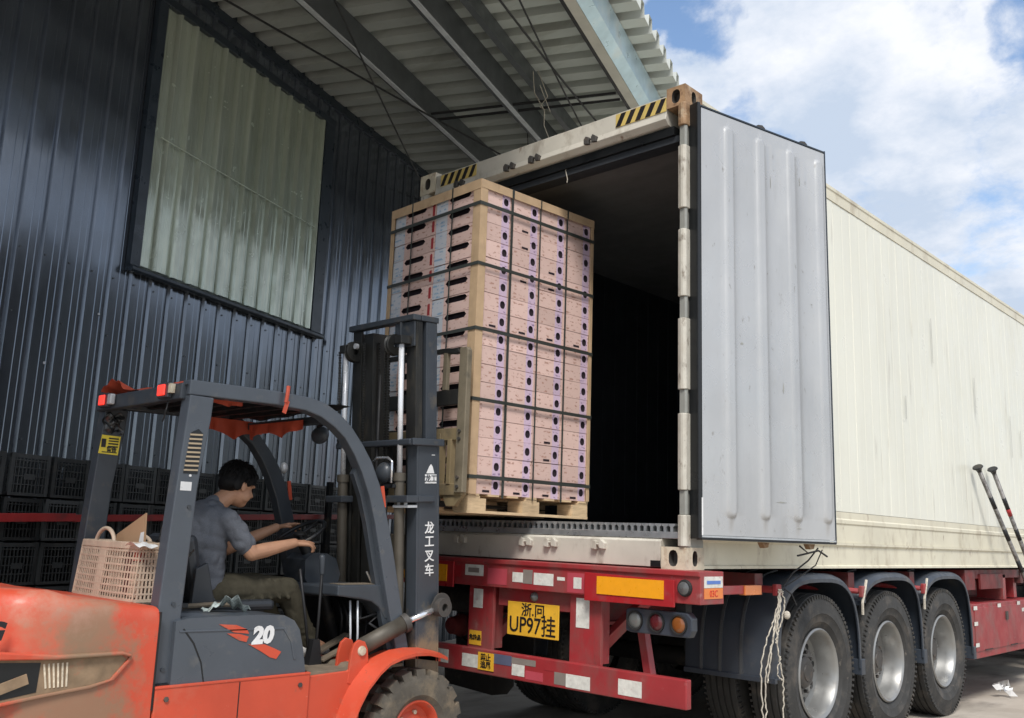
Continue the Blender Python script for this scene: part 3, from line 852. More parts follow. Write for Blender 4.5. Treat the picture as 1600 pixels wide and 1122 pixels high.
# rear posts and hinges
part('corner_post', MB().box(-.052, -.003, .02, .19, 1.34, 4.008), m_hinge2, ct)
part('corner_post', MB().box(-CWD+.003, -CWD+.09, .0, .17, 1.34, 3.975), m_hinge, ct)
segs = [(157, 196, 'r'), (196, 230, 'n'), (230, 335, 'w'), (335, 369, 'n'), (369, 478, 'w'), (478, 512, 'n'), (512, 623, 'w'),
        (623, 659, 'n'), (659, 774, 'w'), (774, 810, 'n'), (810, 856, 'w')]
def zpix(y): return 4.008+(y-160)*(1.340-4.008)/(857-160)
for a, b, k in segs:
    z1, z0 = zpix(a), zpix(b)
    if k == 'n':
        mb = MB().prism([(-.036, -.004), (.0, -.004), (.008, .012), (.0, .03), (-.036, .03)], 'z', z0, z1); m_ = m_hinge2
        part('hinge_pin', mb, m_, ct, bevel=.002)
    else:
        mb = MB().prism([(-.046, -.008), (-.018, -.020), (-.004, -.018), (.010, -.004), (.010, .04), (-.046, .04)], 'z', z0+.001, z1-.001)
        part('hinge_blade', mb, m_cast if k == 'r' else m_hinge, ct, bevel=.004)
# thin wire across opening
part('hanging_wire', MB().tube([(-.35, .10, 3.90), (-.2, .12, 3.87), (-.09, .2, 3.835)], .003, 5), m_rope, ct)
part('hanging_wire', MB().tube([(-.98, .05, 3.905), (-.985, .045, 3.84), (-.97, .05, 3.77), (-.975, .05, 3.75)], .003, 5), m_rope, ct)
# rust drip and scratches on side
for y, z, h_ in ((4.10, 3.25, .42), (5.25, 2.9, .35), (3.4, 2.55, .2), (6.4, 2.6, .45), (6.75, 2.55, .3)):
    part('scratch', MB().box(.0012, .0018, y, y+.012, z-h_/2, z+h_/2), mat('scratch_grey', (.42, .41, .36), .6), ct)
rs_ = MB()
for k in range(26):
    y = 8.0+random.gauss(0, .22); z = 3.80-abs(random.gauss(0, .12)); w = random.uniform(.01, .06); h_ = random.uniform(.03, .14)
    rs_.box(.0012, .0018+k*2e-5, y, y+w, z-h_, z)
part('rust_spot', rs_, mat('yellow_rust', (.40, .29, .10), .8, var=.4, vs=20), ct)

# open door: local x outward normal of the inner face, y along the width, z up
DA = atan2(.28, 1.15)
dr = part('rear_door', MB(), m_door, ct)
bpy.data.objects.remove(dr)
door_e = bpy.data.objects.new('rear_door', mesh_of(MB().box(-.070, -.036, .0, 1.15, 1.395, 4.0), 'rear_door', m_gasket, (0, 0, 1.395)))
COL.objects.link(door_e); door_e.parent = ct
door_e.location = Vector((.07, .05, 1.395))-org
door_e.rotation_euler = (0, 0, -DA)
door_e['label'] = 'open right rear door showing its grey ribbed inner liner'
ORG[door_e] = (0, 0, 1.395)
# liner with four pressed beads
def liner():
    mb = MB(); w, h = 1.17, 2.60
    beads = [.243, .528, .815, 1.092]; hw = .044; zt = 3.925; zb_ = 1.51
    rows = [1.412]+[zb_+hw*(1-cos(a*pi/10)) for a in range(6)]+[1.62+.25*k for k in range(0, 9)]+[zt-hw*(1-cos(a*pi/10)) for a in range(5, -1, -1)]+[3.985]
    rows = sorted(set(round(r, 4) for r in rows))
    cols = {.012, 1.158}
    for b in beads:
        for d in (-hw, -hw*.86, -hw*.62, -hw*.3, 0, hw*.3, hw*.62, hw*.86, hw): cols.add(round(b+d, 4))
    for k in range(12): cols.add(round(.06+.1*k, 4)) if all(abs(.06+.1*k-b) > .06 for b in beads) else None
    cols = sorted(c for c in cols if c <= 1.158)
    def hgt(y, z):
        for b in beads:
            dy = abs(y-b)
            zz = max(0, (zb_+hw)-z, z-(zt-hw))
            d = sqrt(dy*dy+zz*zz)
            if d < hw:
                e = (hw-d)/hw
                return .015*min(1, e/.34)**1.0
        return 0
    vs = [(.0+hgt(y, z), y, z) for z in rows for y in cols]
    m_ = len(cols)
    fs = [(j*m_+i, j*m_+i+1, (j+1)*m_+i+1, (j+1)*m_+i) for j in range(len(rows)-1) for i in range(m_-1)]
    mb.add(vs, fs)
    return mb
part('door_liner', liner(), m_door, door_e, smooth=50)
part('rubber_gasket', MB().box(-.066, .012, -.028, -.002, 1.39, 4.01), m_gasket, door_e, bevel=.006, label='black rubber lip along the hinge side')
part('door_outer_skin', MB().box(-.10, -.071, .02, 1.15, 1.41, 3.99), m_rail, door_e)
part('edge_strip', MB().box(-.012, .003, 1.160, 1.168, 1.39, 4.004), m_trim, door_e)
part('edge_strip', MB().box(-.036, .006, .0, 1.16, 1.385, 1.397), m_gasket, door_e)
part('edge_strip', MB().box(-.012, .005, .004, 1.16, 1.399, 1.410), m_alu, door_e)
part('edge_strip', MB().box(-.012, .006, .001, .0115, 1.411, 1.62), m_white, door_e)
part('edge_strip', MB().box(-.05, .004, .0, 1.165, 3.989, 3.999), m_trim, door_e)
for y_, z_, w_2, h_2 in ((.33, 2.55, .03, .012), (.70, 2.30, .012, .06), (.62, 1.62, .10, .008), (.80, 1.47, .05, .006), (1.10, 2.05, .012, .05), (.98, 2.9, .02, .008), (.62, 3.62, .006, .07), (.90, 3.70, .006, .05)):
    part('scuff', MB().prism([(y_, z_), (y_+w_2*.6, z_-h_2*.2), (y_+w_2, z_+h_2*.4), (y_+w_2*.4, z_+h_2)], 'x', .0005, .0012), m_hinge2, door_e)
for y in (.53, .94):
    part('lock_cam', MB().prism([(y, 4.007), (y+.07, 4.007), (y+.075, 4.02), (y+.05, 4.035), (y+.01, 4.028)], 'x', -.06, -.02), m_hub, door_e)
    part('lock_cam', MB().prism([(y, 1.383), (y+.06, 1.383), (y+.05, 1.355), (y+.02, 1.35)], 'x', -.07, -.03), m_cast, door_e)
part('tie_wire', MB().tube([(-.05, .88, 1.37), (-.03, .93, 1.33), (-.05, .86, 1.31), (-.02, 1.02, 1.345), (-.02, 1.10, 1.31)], .006, 6), m_cable, door_e)

# ------------------------------------------------------------------ semi-trailer
tr = thing('semi_trailer', 'red three-axle container trailer with worn stickers on its rear bumper', 'trailer', (-1.22, 3, 0))
rbm = MB().prism([(-.12, 1.042), (-.12, 1.185), (-.132, 1.19), (-.132, 1.216), (.12, 1.216), (.12, 1.042)], 'x', -2.60, .17)
part('rear_beam', rbm, m_red, tr, bevel=.004)
part('rear_plate', MB().prism([(-.60, 1.015), (-.60, 1.175), (.02, 1.163), (.02, 1.02)], 'y', -.145, -.1325), m_redd, tr, bevel=.002)
part('rear_plate', MB().box(-2.5, -1.72, -.145, -.1325, 1.022, 1.19), m_redd, tr, bevel=.002)
part('orange_reflector', MB().box(-.505, -.045, -.150, -.1455, 1.058, 1.158), m_orange, tr)
part('orange_reflector', MB().box(-2.40, -1.78, -.150, -.1455, 1.055, 1.165), m_orange, tr)
ml = part('marker_lamp', MB().lathe([(.001, 0), (.040, 0), (.046, .012), (.046, .02)], (.075, -.137, 1.125), 'y', 20), m_chblack, tr)
part('lens', MB().lathe([(.001, -.008), (.02, -.006), (.034, 0)], (.075, -.137, 1.125), 'y', 16), m_lensg, ml, smooth=True)
for z0, z1, m_, yo in ((1.13, 1.19, m_paper, 0), (1.072, 1.128, mat('orange_sticker', (.75, .22, .05), .4), 0)):
    part('side_sticker', MB().box(.1705, .173, -.085, .105, z0, z1), m_, tr)
part('sticker_line', MB().box(.1735, .1745, -.06, .08, 1.15, 1.168), mat('sticker_blue', (.1, .2, .55), .5), tr)
text('sticker_text', '03C', .05, (.1735, .01, 1.098), (0, 1, 0), (0, 0, 1), m_redb, tr)
# stickers on the beam centre
def patchx(x0, x1, z0, z1, m_, y=-.1345, nm='sticker'):
    return part(nm, MB().box(x0, x1, y-.0012, y, z0, z1), m_, tr)
patchx(-1.715, -1.66, 1.09, 1.165, m_redd); patchx(-1.63, -1.46, 1.105, 1.175, m_paper, -.1205); patchx(-1.60, -1.50, 1.125, 1.155, m_grey, -.1220)
patchx(-1.20, -1.11, 1.085, 1.145, m_paper, -.1205); patchx(-1.11, -1.03, 1.08, 1.165, m_grey, -.1205); patchx(-1.02, -.86, 1.078, 1.15, m_paper, -.1205)
patchx(-.83, -.77, 1.115, 1.135, m_paper, -.1205); patchx(-.75, -.62, 1.05, 1.165, m_pink_red, -.1205); patchx(-.70, -.64, 1.075, 1.14, m_paper, -.1222)
patchx(-1.42, -1.25, 1.06, 1.16, m_pink_red, -.1205)
# posts
for x0, x1 in ((-1.617, -1.39), (-.752, -.515)):
    part('rear_post', MB().prism([(x0, -.085), (x1-.05, -.085), (x1-.05, .06), (x1-.06, .06), (x1-.06, -.07), (x0, -.07)], 'z', .648, 1.042)
         .box(x1-.049, x1, -.088, -.065, .648, 1.042), m_red, tr, bevel=.002)
part('post_sticker', MB().box(-1.575, -1.49, -.087, -.0855, .90, 1.02), m_paper, tr)
part('post_sticker', MB().box(-.705, -.605, -.087, -.0855, .85, 1.02), m_paper, tr)
ys = part('warning_label', MB().box(-1.60, -1.49, -.089, -.0868, .665, .755), m_plate, tr)
text('lettering', '危险品', .036, (-1.545, -.0897, .71), (1, 0, 0), (0, 0, 1), m_ink, ys, bold=.0012)
# licence plate
part('plate_bracket', MB().box(-1.37, -.77, -.06, -.045, .93, 1.04).box(-1.36, -1.30, -.045, .2, .93, .98), m_red, tr)
lp = part('licence_plate', MB().box(-1.277, -.85, -.073, -.066, .757, .962), m_plate, tr, bevel=.003)
text('lettering', '浙.冋', .085, (-1.06, -.0742, .912), (1, 0, 0), (0, 0, 1), m_ink, lp, bold=.001, sx=1.05)
text('lettering', 'UP97挂', .135, (-1.065, -.0742, .820), (1, 0, 0), (0, 0, 1), m_ink, lp, bold=.001, sx=.90)
part('plate_lamp', MB().lathe([(.001, -.03), (.022, -.02), (.03, 0)], (-1.06, -.062, 1.0), 'y', 14), m_lensw, tr, smooth=True)
# braces
part('brace', MB().bar((-.45, .30, 1.03), (-.70, .0, .64), .07, .05, (1, 0, 0)), m_red, tr, bevel=.003)
part('brace', MB().bar((-1.30, .30, 1.03), (-1.56, .0, .64), .07, .05, (1, 0, 0)), m_red, tr, bevel=.003)
part('brace', MB().bar((-.37, .10, .95), (-.27, .06, .60), .055, .05, (1, 0, 0)), m_red, tr, bevel=.003)
# light cluster
lb = part('tail_light_cluster', MB().prism([(-.335, .868), (-.335, .985), (-.30, .995), (.07, .992), (.10, .965), (.10, .90), (.08, .862), (-.30, .860)], 'y', -.095, -.035), m_guard, tr, bevel=.006)
for x, m_ in ((-.27, m_lensw), (-.125, m_lensr), (.02, m_lenso)):
    part('bezel', MB().lathe([(.054, .0), (.054, -.012), (.046, -.012), (.044, .0)], (x, -.095, .928), 'y', 24), m_chblack, lb, smooth=40)
    part('lens', MB().lathe([(.001, -.012), (.02, -.011), (.035, -.008), (.044, -.002)], (x, -.095, .928), 'y', 24), m_, lb, smooth=True)
part('lamp_bracket', MB().box(-.02, .04, -.06, .0, .99, 1.043), m_chblack, tr)
# underride bar
part('underride_bar', MB().box(-2.55, .085, -.125, -.075, .498, .650), m_red, tr, bevel=.006)
for x0, x1, z0, z1, m_ in ((-1.86, -1.75, .53, .615, m_paper), (-1.62, -1.46, .53, .61, m_paper), (-1.34, -1.18, .575, .635, m_blue), (-1.179, -.98, .594, .630, m_grey),
                      (-1.175, -1.07, .525, .592, m_paper), (-1.06, -.92, .515, .565, m_pink_red), (-.83, -.74, .515, .585, m_grey), (-.74, -.56, .51, .585, m_paper),
                      (-.36, -.20, .52, .605, m_paper), (-.91, -.72, .585, .635, m_red)):
    patchx(x0, x1, z0, z1, m_, -.1255, 'reflective_sticker')
ys2 = part('warning_label', MB().box(-1.47, -1.33, -.1305, -.128, .525, .632), m_plate, tr)
text('lettering', '禁止\n追尾', .046, (-1.40, -.1312, .578), (1, 0, 0), (0, 0, 1), m_ink, ys2, bold=.0012)
# chassis
for x in (-.83, -1.60):
    part('main_rail', MB().box(x-.07, x+.07, .12, 11.8, 1.185, 1.205).box(x-.008, x+.008, .12, 11.8, .86, 1.185).box(x-.07, x+.07, .12, 11.8, .84, .86), m_chassis, tr)
for y in (.9, 2.28, 3.47, 5.0, 6.6, 8.3, 10.5):
    part('cross_member', MB().box(-2.4, -.04, y-.05, y+.05, 1.06, 1.19), m_chassis, tr)
part('twist_lock_bed', MB().box(-2.43, -.02, .125, .30, 1.17, 1.215), m_chblack, tr)
part('side_bracket', MB().box(-.70, -.02, 4.72, 5.0, 1.02, 1.20).box(-.05, -.03, 5.2, 5.9, 1.02, 1.16).box(-.75, -.05, 5.1, 8.5, 1.12, 1.2), m_chassis, tr)
part('side_bracket', MB().box(-.30, -.05, 5.95, 6.05, .91, 1.15), m_red, tr)
part('side_bracket', MB().box(-.35, -.1, 6.5, 6.6, .91, 1.15), m_red, tr)
# wheels
def tyre_prof(r, w, ri):
    h = w/2
    p = [(ri, -h*.62), (ri+.02, -h*.72), (ri+(r-ri)*.22, -h*.86), (ri+(r-ri)*.24, -h*.90), (ri+(r-ri)*.45, -h*.98), (ri+(r-ri)*.47, -h*1.01), (ri+(r-ri)*.50, -h*.985), (ri+(r-ri)*.60, -h), (ri+(r-ri)*.62, -h*.985), (r-.05, -h*.95), (r-.018, -h*.86), (r-.004, -h*.80)]
    for gx in (-.52, -.17, .17, .52):
        p += [(r, h*(gx-.055)), (r-.013, h*(gx-.035)), (r-.013, h*(gx+.035)), (r, h*(gx+.055))]
    p += [(r-.004, h*.80), (r-.018, h*.86), (r-.05, h*.95), (ri+(r-ri)*.62, h*.985), (ri+(r-ri)*.60, h), (ri+(r-ri)*.50, h*.985), (ri+(r-ri)*.47, h*1.01), (ri+(r-ri)*.45, h*.98), (ri+(r-ri)*.24, h*.90), (ri+(r-ri)*.22, h*.86), (ri+.02, h*.72), (ri, h*.62)]
    return p
def truck_wheel(x, y, outward):
    c = (x, y, .525)
    s = outward
    wt = part('wheel', MB().lathe([(.001, -.05*s), (.16, -.05*s), (.265, -.02*s), (.285, .02*s)], c, 'x', 40), m_rim, tr, smooth=40)
    tm = MB().lathe(tyre_prof(.528, .275, .285), c, 'x', 72)
    # shoulder blocks
    for k in range(84):
        a = 2*pi*k/84
        for sd_ in (-1, 1):
            p = Vector((x+sd_*.121, y+.507*cos(a), .525+.507*sin(a)))
            d = Vector((0, cos(a), sin(a)))
            tm.bar(p-d*.012+Vector((sd_*.004, 0, 0)), p+d*.0125+Vector((sd_*.002, 0, 0)), .016, .016, (0, -sin(a), cos(a)))
    part('tyre', tm, m_tyre, wt, smooth=35)
    h = .1375
    rm = MB().lathe([(.298, s*h*.72), (.300, s*h*.80), (.290, s*h*.86), (.280, s*h*.80), (.272, s*h*.70), (.262, s*h*.3), (.250, -s*.03), (.243, -s*.055), (.236, -s*.06),
                     (.228, -s*.064)], c, 'x', 56)
    part('rim', rm, m_rim, wt, smooth=50)
    part('wheel_disc', MB().lathe([(.236, -s*.062), (.222, -s*.052), (.205, -s*.030), (.165, -s*.018), (.10, -s*.018)], c, 'x', 48), m_disc, wt, smooth=50)
    hb = MB().lathe([(.112, -s*.022), (.105, s*.015), (.085, s*.030), (.06, s*.030), (.055, s*.038), (.001, s*.038)], c, 'x', 40)
    for k in range(10):
        a = 2*pi*k/10
        hb.lathe([(.001, s*.012), (.013, s*.008), (.013, -s*.020)], (x, y+.135*cos(a), .525+.135*sin(a)), 'x', 6)
    part('hub', hb, m_hub, wt, smooth=40)
    for k in range(8):
        a = 2*pi*k/8+.2
        part('hand_hole', MB().disc((x-s*.026, y+.188*cos(a), .525+.188*sin(a)), .021, 'x', 14, s*.006), m_gasket, wt)
for y in (1.68, 2.88, 4.08):
    truck_wheel(-.135, y, 1); truck_wheel(-.475, y, 1)
    truck_wheel(-2.305, y, -1); truck_wheel(-1.965, y, -1)
    part('axle', MB().tube([(-2.0, y, .525), (-.45, y, .525)], .07, 14), m_chblack, tr, smooth=True)
    part('leaf_spring', MB().bar((-.72, y-.5, .66), (-.72, y+.5, .66), .09, .07).bar((-1.72, y-.5, .66), (-1.72, y+.5, .66), .09, .07)
         .bar((-.75, y, .6), (-.75, y, .86), .12, .12, (1, 0, 0)).bar((-1.68, y, .6), (-1.68, y, .86), .12, .12, (1, 0, 0)), m_chblack, tr)
    part('air_tank', MB().lathe([(.001, -.14), (.09, -.13), (.10, -.1), (.10, .1), (.09, .13), (.001, .14)], (-1.2, y+.1, .58), 'x', 16), m_chblack, tr, smooth=40)
for x0 in (-1.40, -1.15):
    part('brake_chamber', MB().lathe([(.001, -.10), (.07, -.09), (.085, -.01), (.09, .0), (.085, .01), (.07, .09), (.001, .1)], (x0-.3, .95, .80), 'y', 18), m_chblack, tr, smooth=40)
# air tank and brake gear under the left rear of the trailer
part('air_reservoir', MB().lathe([(.001, -.34), (.10, -.33), (.125, -.29), (.125, .29), (.10, .33), (.001, .34)], (-2.10, .42, .93), 'x', 22), m_chblack, tr, smooth=40)
part('bracket_plate', MB().box(-2.46, -1.66, .62, .64, .52, 1.06), m_chblack, tr)
for xx, zz in ((-2.05, .66), (-1.86, .84), (-2.28, .70)):
    part('brake_chamber', MB().lathe([(.001, -.12), (.06, -.115), (.075, -.03), (.085, -.02), (.085, .0), (.075, .01), (.07, .06), (.001, .07)], (xx, .50, zz), 'y', 18), m_chassis if xx < -2.2 else m_chblack, tr, smooth=40)
part('air_hose', MB().tube([(-1.9, .45, 1.0), (-1.78, .38, .85), (-1.9, .40, .66), (-2.1, .44, .58), (-2.3, .5, .62)], .012, 6), m_cable, tr, smooth=True)
# mudguards
def mudguard(yc, ya, yb, za, zb, ztop=1.192, x0=-.62, x1=.035, flap=False):
    n_ = 26; pts = []
    ym = (ya+yb)/2
    for i in range(n_+1):
        a = pi*i/n_
        e = .62
        cy, cs = -cos(a), sin(a)
        y = ym+(yb-ya)/2*(abs(cy)**e)*(1 if cy > 0 else -1)
        zb_ = za+(zb-za)*i/n_
        pts.append((y, zb_+(ztop-zb_)*cs**.66 if cs > 0 else zb_))
    mb = MB(); t = .012
    nrm = []
    for i in range(n_+1):
        p0, p1 = pts[max(i-1, 0)], pts[min(i+1, n_)]
        dy, dz = p1[0]-p0[0], p1[1]-p0[1]; L = sqrt(dy*dy+dz*dz)
        nrm.append((-dz/L, dy/L))
    # cross profile: flat top with rolled edges and raised outer band
    prof = [(x0, -.030), (x0, 0), (x0+.03, .006), (x1-.15, .006), (x1-.13, -.002), (x1-.045, -.002), (x1-.02, -.012), (x1, -.036), (x1, -.060), (x1-.010, -.060),
            (x1-.012, -.038), (x1-.03, -.018), (x1-.05, -.012), (x0+.01, -.012)]
    m_ = len(prof); vs = []; fs = []
    for i in range(n_+1):
        for x, o in prof:
            vs.append((x, pts[i][0]+nrm[i][0]*o, pts[i][1]+nrm[i][1]*o))
    for i in range(n_):
        for j in range(m_):
            j2 = (j+1) % m_
            fs.append((i*m_+j, (i+1)*m_+j, (i+1)*m_+j2, i*m_+j2))
    fs.append(tuple(range(m_))); fs.append(tuple(range(n_*m_+m_-1, n_*m_-1, -1)))
    mb.add(vs, fs)
    o = part('mudguard', mb, m_guard, tr, smooth=38)
    for x in (x0+.13, x0+.27, x0+.42):
        rbx = MB()
        for i in range(0, 12):
            a_, b_ = pts[i], pts[i+1]
            rbx.bar((x, a_[0]+nrm[i][0]*.008, a_[1]+nrm[i][1]*.008), (x, b_[0]+nrm[i+1][0]*.008, b_[1]+nrm[i+1][1]*.008), .020, .016, (0, nrm[i][0], nrm[i][1]))
        part('rib', rbx, mat('mudguard_rib', (.07, .075, .08), .5), o)
    part('edge', MB().box(x0, x1+.002, pts[0][0]-.02, pts[0][0]+.012, pts[0][1]-.02, pts[0][1]+.012), m_guard, o, bevel=.003)
    part('clip', MB().box(x1-.09, x1+.006, pts[-1][0]-.05, pts[-1][0]+.015, pts[-1][1]-.05, pts[-1][1]+.06), m_guard, o, bevel=.005)
    return o
mudguard(1.68, .965, 2.275, .55, .53)
mudguard(2.88, 2.285, 3.50, .98, .52)
mudguard(4.08, 3.51, 4.72, .96, .47)
part('mudguard', MB().lathe([(.70, -.3), (.712, -.3), (.712, .3), (.70, .3)], (-2.14, 1.68, .50), 'x', 20, closed=True, a0=0, a1=pi), m_guard, tr)
part('mud_flap', MB().prism([(-2.30, .50), (-1.86, .50), (-1.82, .42), (-1.84, .37), (-1.95, .34), (-2.28, .36)], 'y', .80, .815), m_chblack, tr)
part('mud_flap', MB().prism([(-2.30, .52), (-1.60, .52), (-1.60, .36), (-1.66, .30), (-1.80, .275), (-2.28, .30)], 'y', .35, .36), m_chblack, tr)
# side brackets with marker
part('side_bar', MB().box(-.60, -.02, .0, .10, 1.085, 1.115).bar((.01, .15, 1.10), (.01, .60, 1.10), .03, .05), m_red, tr, bevel=.004)
part('amber_marker', MB().box(-.01, .035, .60, .80, 1.068, 1.125), mat('amber_marker', (.72, .22, .06), .3, coat=.4), tr, bevel=.004)
part('side_bar', MB().tube([(-.3, .95, 1.10), (.045, .95, 1.095)], .022, 10), m_red, tr)
part('bracket_end', MB().box(.04, .07, .92, .99, 1.06, 1.13), m_red, tr, bevel=.006)
for y in (2.28, 3.50):
    part('side_bar', MB().tube([(-.5, y-.25, 1.085), (.06, y-.02, 1.06)], .020, 10), m_red, tr)
    part('bracket_end', MB().box(.036, .066, y-.06, y, 1.02, 1.10), m_red, tr, bevel=.006)
    part('tie_strap', MB().tube([(.06, y+.03, 1.14), (.065, y-.01, 1.08), (.06, y-.05, .98), (.055, y-.04, .90)], .010, 6), m_rope, tr)
# tool box
tb = part('tool_box', MB().box(-.50, -.002, 4.79, 7.0, .405, .895), m_red, tr, bevel=.006)
part('box_lid', MB().box(-.005, .006, 4.86, 6.92, .47, .86), m_red, tb, bevel=.003)
for y in (5.1, 5.9, 6.6):
    part('hinge', MB().box(.0065, .012, y, y+.22, .468, .478), m_chblack, tb)
part('latch', MB().box(.0065, .02, 5.78, 5.84, .72, .80), m_hub, tb)
for y, z in ((4.83, .86), (5.55, .865), (6.2, .87), (4.83, .72), (4.84, .53), (6.35, .80), (6.4, .62)):
    part('sticker', MB().box(.0065, .008, y, y+.10, z-.02, z+.015), m_paper, tb)
part('landing_leg', MB().box(-.45, -.33, 8.5, 8.62, .05, 1.18).box(-.5, -.28, 8.42, 8.7, 0, .05), m_chblack, tr)
part('landing_leg', MB().box(-2.1, -1.98, 8.5, 8.62, .05, 1.18).box(-2.15, -1.93, 8.42, 8.7, 0, .05), m_chblack, tr)
part('spare_wheel', MB().lathe(tyre_prof(.50, .26, .28), (-.75, 7.75, .50), 'z', 40), m_tyre, tr, smooth=35)
part('spare_carrier', MB().box(-1.5, -.2, 7.2, 8.2, .30, .345).box(-.9, -.6, 7.7, 7.8, .345, .86), m_chblack, tr)
# tractor unit ahead of the trailer (only its rear wheels show below the toolbox)
tk = thing('truck_tractor', 'dark truck tractor far ahead under the container front', 'truck', (-1.22, 11, 0))
part('frame', MB().box(-1.7, -1.55, 8.9, 14, .75, .95).box(-.89, -.74, 8.9, 14, .75, .95), m_chblack, tk)
part('cab', MB().prism([(12.6, .6), (14.6, .6), (14.7, 1.8), (14.4, 3.3), (12.7, 3.4), (12.6, 1.2)], 'x', -2.42, -.02), m_redd, tk, bevel=.05)
for y in (9.7, 11.0, 13.9):
    for x in (-.20, -.53, -1.91, -2.24):
        if y > 13 and x in (-.53, -1.91): continue
        w = part('wheel', MB().lathe(tyre_prof(.51, .26, .28), (x, y, .51), 'x', 36), m_tyre, tk, smooth=35)
        part('rim', MB().lathe([(.28, .07), (.26, .0), (.12, .02), (.1, .06), (.001, .06)], (x, y, .51), 'x', 24), m_rim, w, smooth=40)
# rope
rp = MB()
def strand(pts, r=.0042, j=.010):
    q = []
    for it in range(2):
        n2_ = [Vector(pts[0])]
        for a, b in zip(pts[:-1], pts[1:]):
            a, b = Vector(a), Vector(b); n2_ += [a+(b-a)*.25, a+(b-a)*.75]
        pts = n2_+[Vector(pts[-1])]
    for i in range(len(pts)-1):
        a, b = Vector(pts[i]), Vector(pts[i+1])
        n_ = max(2, int((b-a).length/.035))
        for k in range(n_):
            q.append(a+(b-a)*(k/n_)+Vector((random.uniform(-j, j), random.uniform(-j, j), 0))*.5)
    q.append(Vector(pts[-1])); rp.tube(q, r, 6)
X_ = .085
strand([(X_, .92, 1.10), (X_, .90, .98), (X_-.03, .85, .85), (X_-.06, .80, .70), (X_-.06, .79, .50), (X_-.05, .80, .22)])
strand([(X_, .93, 1.10), (X_, .93, .95), (X_-.02, .88, .82), (X_-.05, .82, .60), (X_-.05, .83, .40), (X_-.05, .83, .25)])
strand([(X_, .95, 1.10), (X_-.01, .90, .88), (X_-.01, .91, .75), (X_+.0, .95, .60), (X_, .96, .42), (X_-.01, .95, .22)])
strand([(X_, .97, 1.09), (X_+.01, .98, .98), (X_-.01, .93, .86), (X_-.01, .89, .78)], .0045)
strand([(X_, .93, .70), (X_-.02, .90, .60), (X_, .95, .56)], .0035)
strand([(X_, .95, 1.05), (X_-.01, .87, .88), (X_-.03, .86, .72), (X_-.04, .84, .55)], .0045)
rp.ell((X_+.01, 1.00, .945), (.022, .022, .026), n=6)
part('frayed_rope', rp, m_rope, cat='rope', label='frayed white rope hanging from the bracket in front of the first mudguard')
part('tie_wire', MB().tube([(.17, 1.30, 1.36), (.14, 1.22, 1.28), (.10, 1.08, 1.20), (.09, .97, 1.12)], .005, 6).tube([(.18, 1.34, 1.35), (.15, 1.30, 1.25), (.11, 1.10, 1.16), (.09, 1.0, 1.12)], .004, 6)
     .tube([(.09, .99, 1.10), (.10, 1.06, 1.07), (.10, 1.12, 1.00)], .005, 6), m_cable, cat='wire', label='thin black tie wire from the open door down to the mudguard bracket')

# ------------------------------------------------------------------ pallet and cartons (local frame, rotated slightly)
PA = radians(-3.2)
PO = Vector((-1.17, -.575, 1.497))
def Pl(x, y, z): # local -> world; local x to the left is negative
    return PO+Vector((x*cos(PA)-y*sin(PA), x*sin(PA)+y*cos(PA), z))
PWX, PWY = .945, 1.085
pal = thing('wooden_pallet', 'pale wooden pallet raised on the forks under the pink cartons', 'pallet', tuple(PO), PA)
bl = mesh_of(MB().box(-.14, 0, 0, .15, 0, .075), 'block', m_wood)
for i, x in enumerate((0, -(PWX-.14)/2, -(PWX-.14))):
    for j, y in enumerate((0.0, (PWY-.15)/2, PWY-.15)):
        piece('block', bl, pal, (x, y, .017))
for x in (-.0, -(PWX-.12)/2, -(PWX-.12)):
    part('bottom_board', MB().box(x-.12, x, -.004, PWY+.004, 0, .017), m_wood, pal)
for y in (0, (PWY-.1)/2, PWY-.1):
    part('stringer_board', MB().box(-PWX, 0, y, y+.1, .0925, .106), m_wood, pal)
nb = 7
for k in range(nb):
    y = k*(PWY-.09)/(nb-1)
    part('top_board', MB().box(-PWX-.003, .004, y, y+.09, .1065, .1185), m_wood, pal)
CH = .1162; Z0 = .1195; NL = 17
CWX, CWY = PWX/2-.012, (PWY-.03)/4
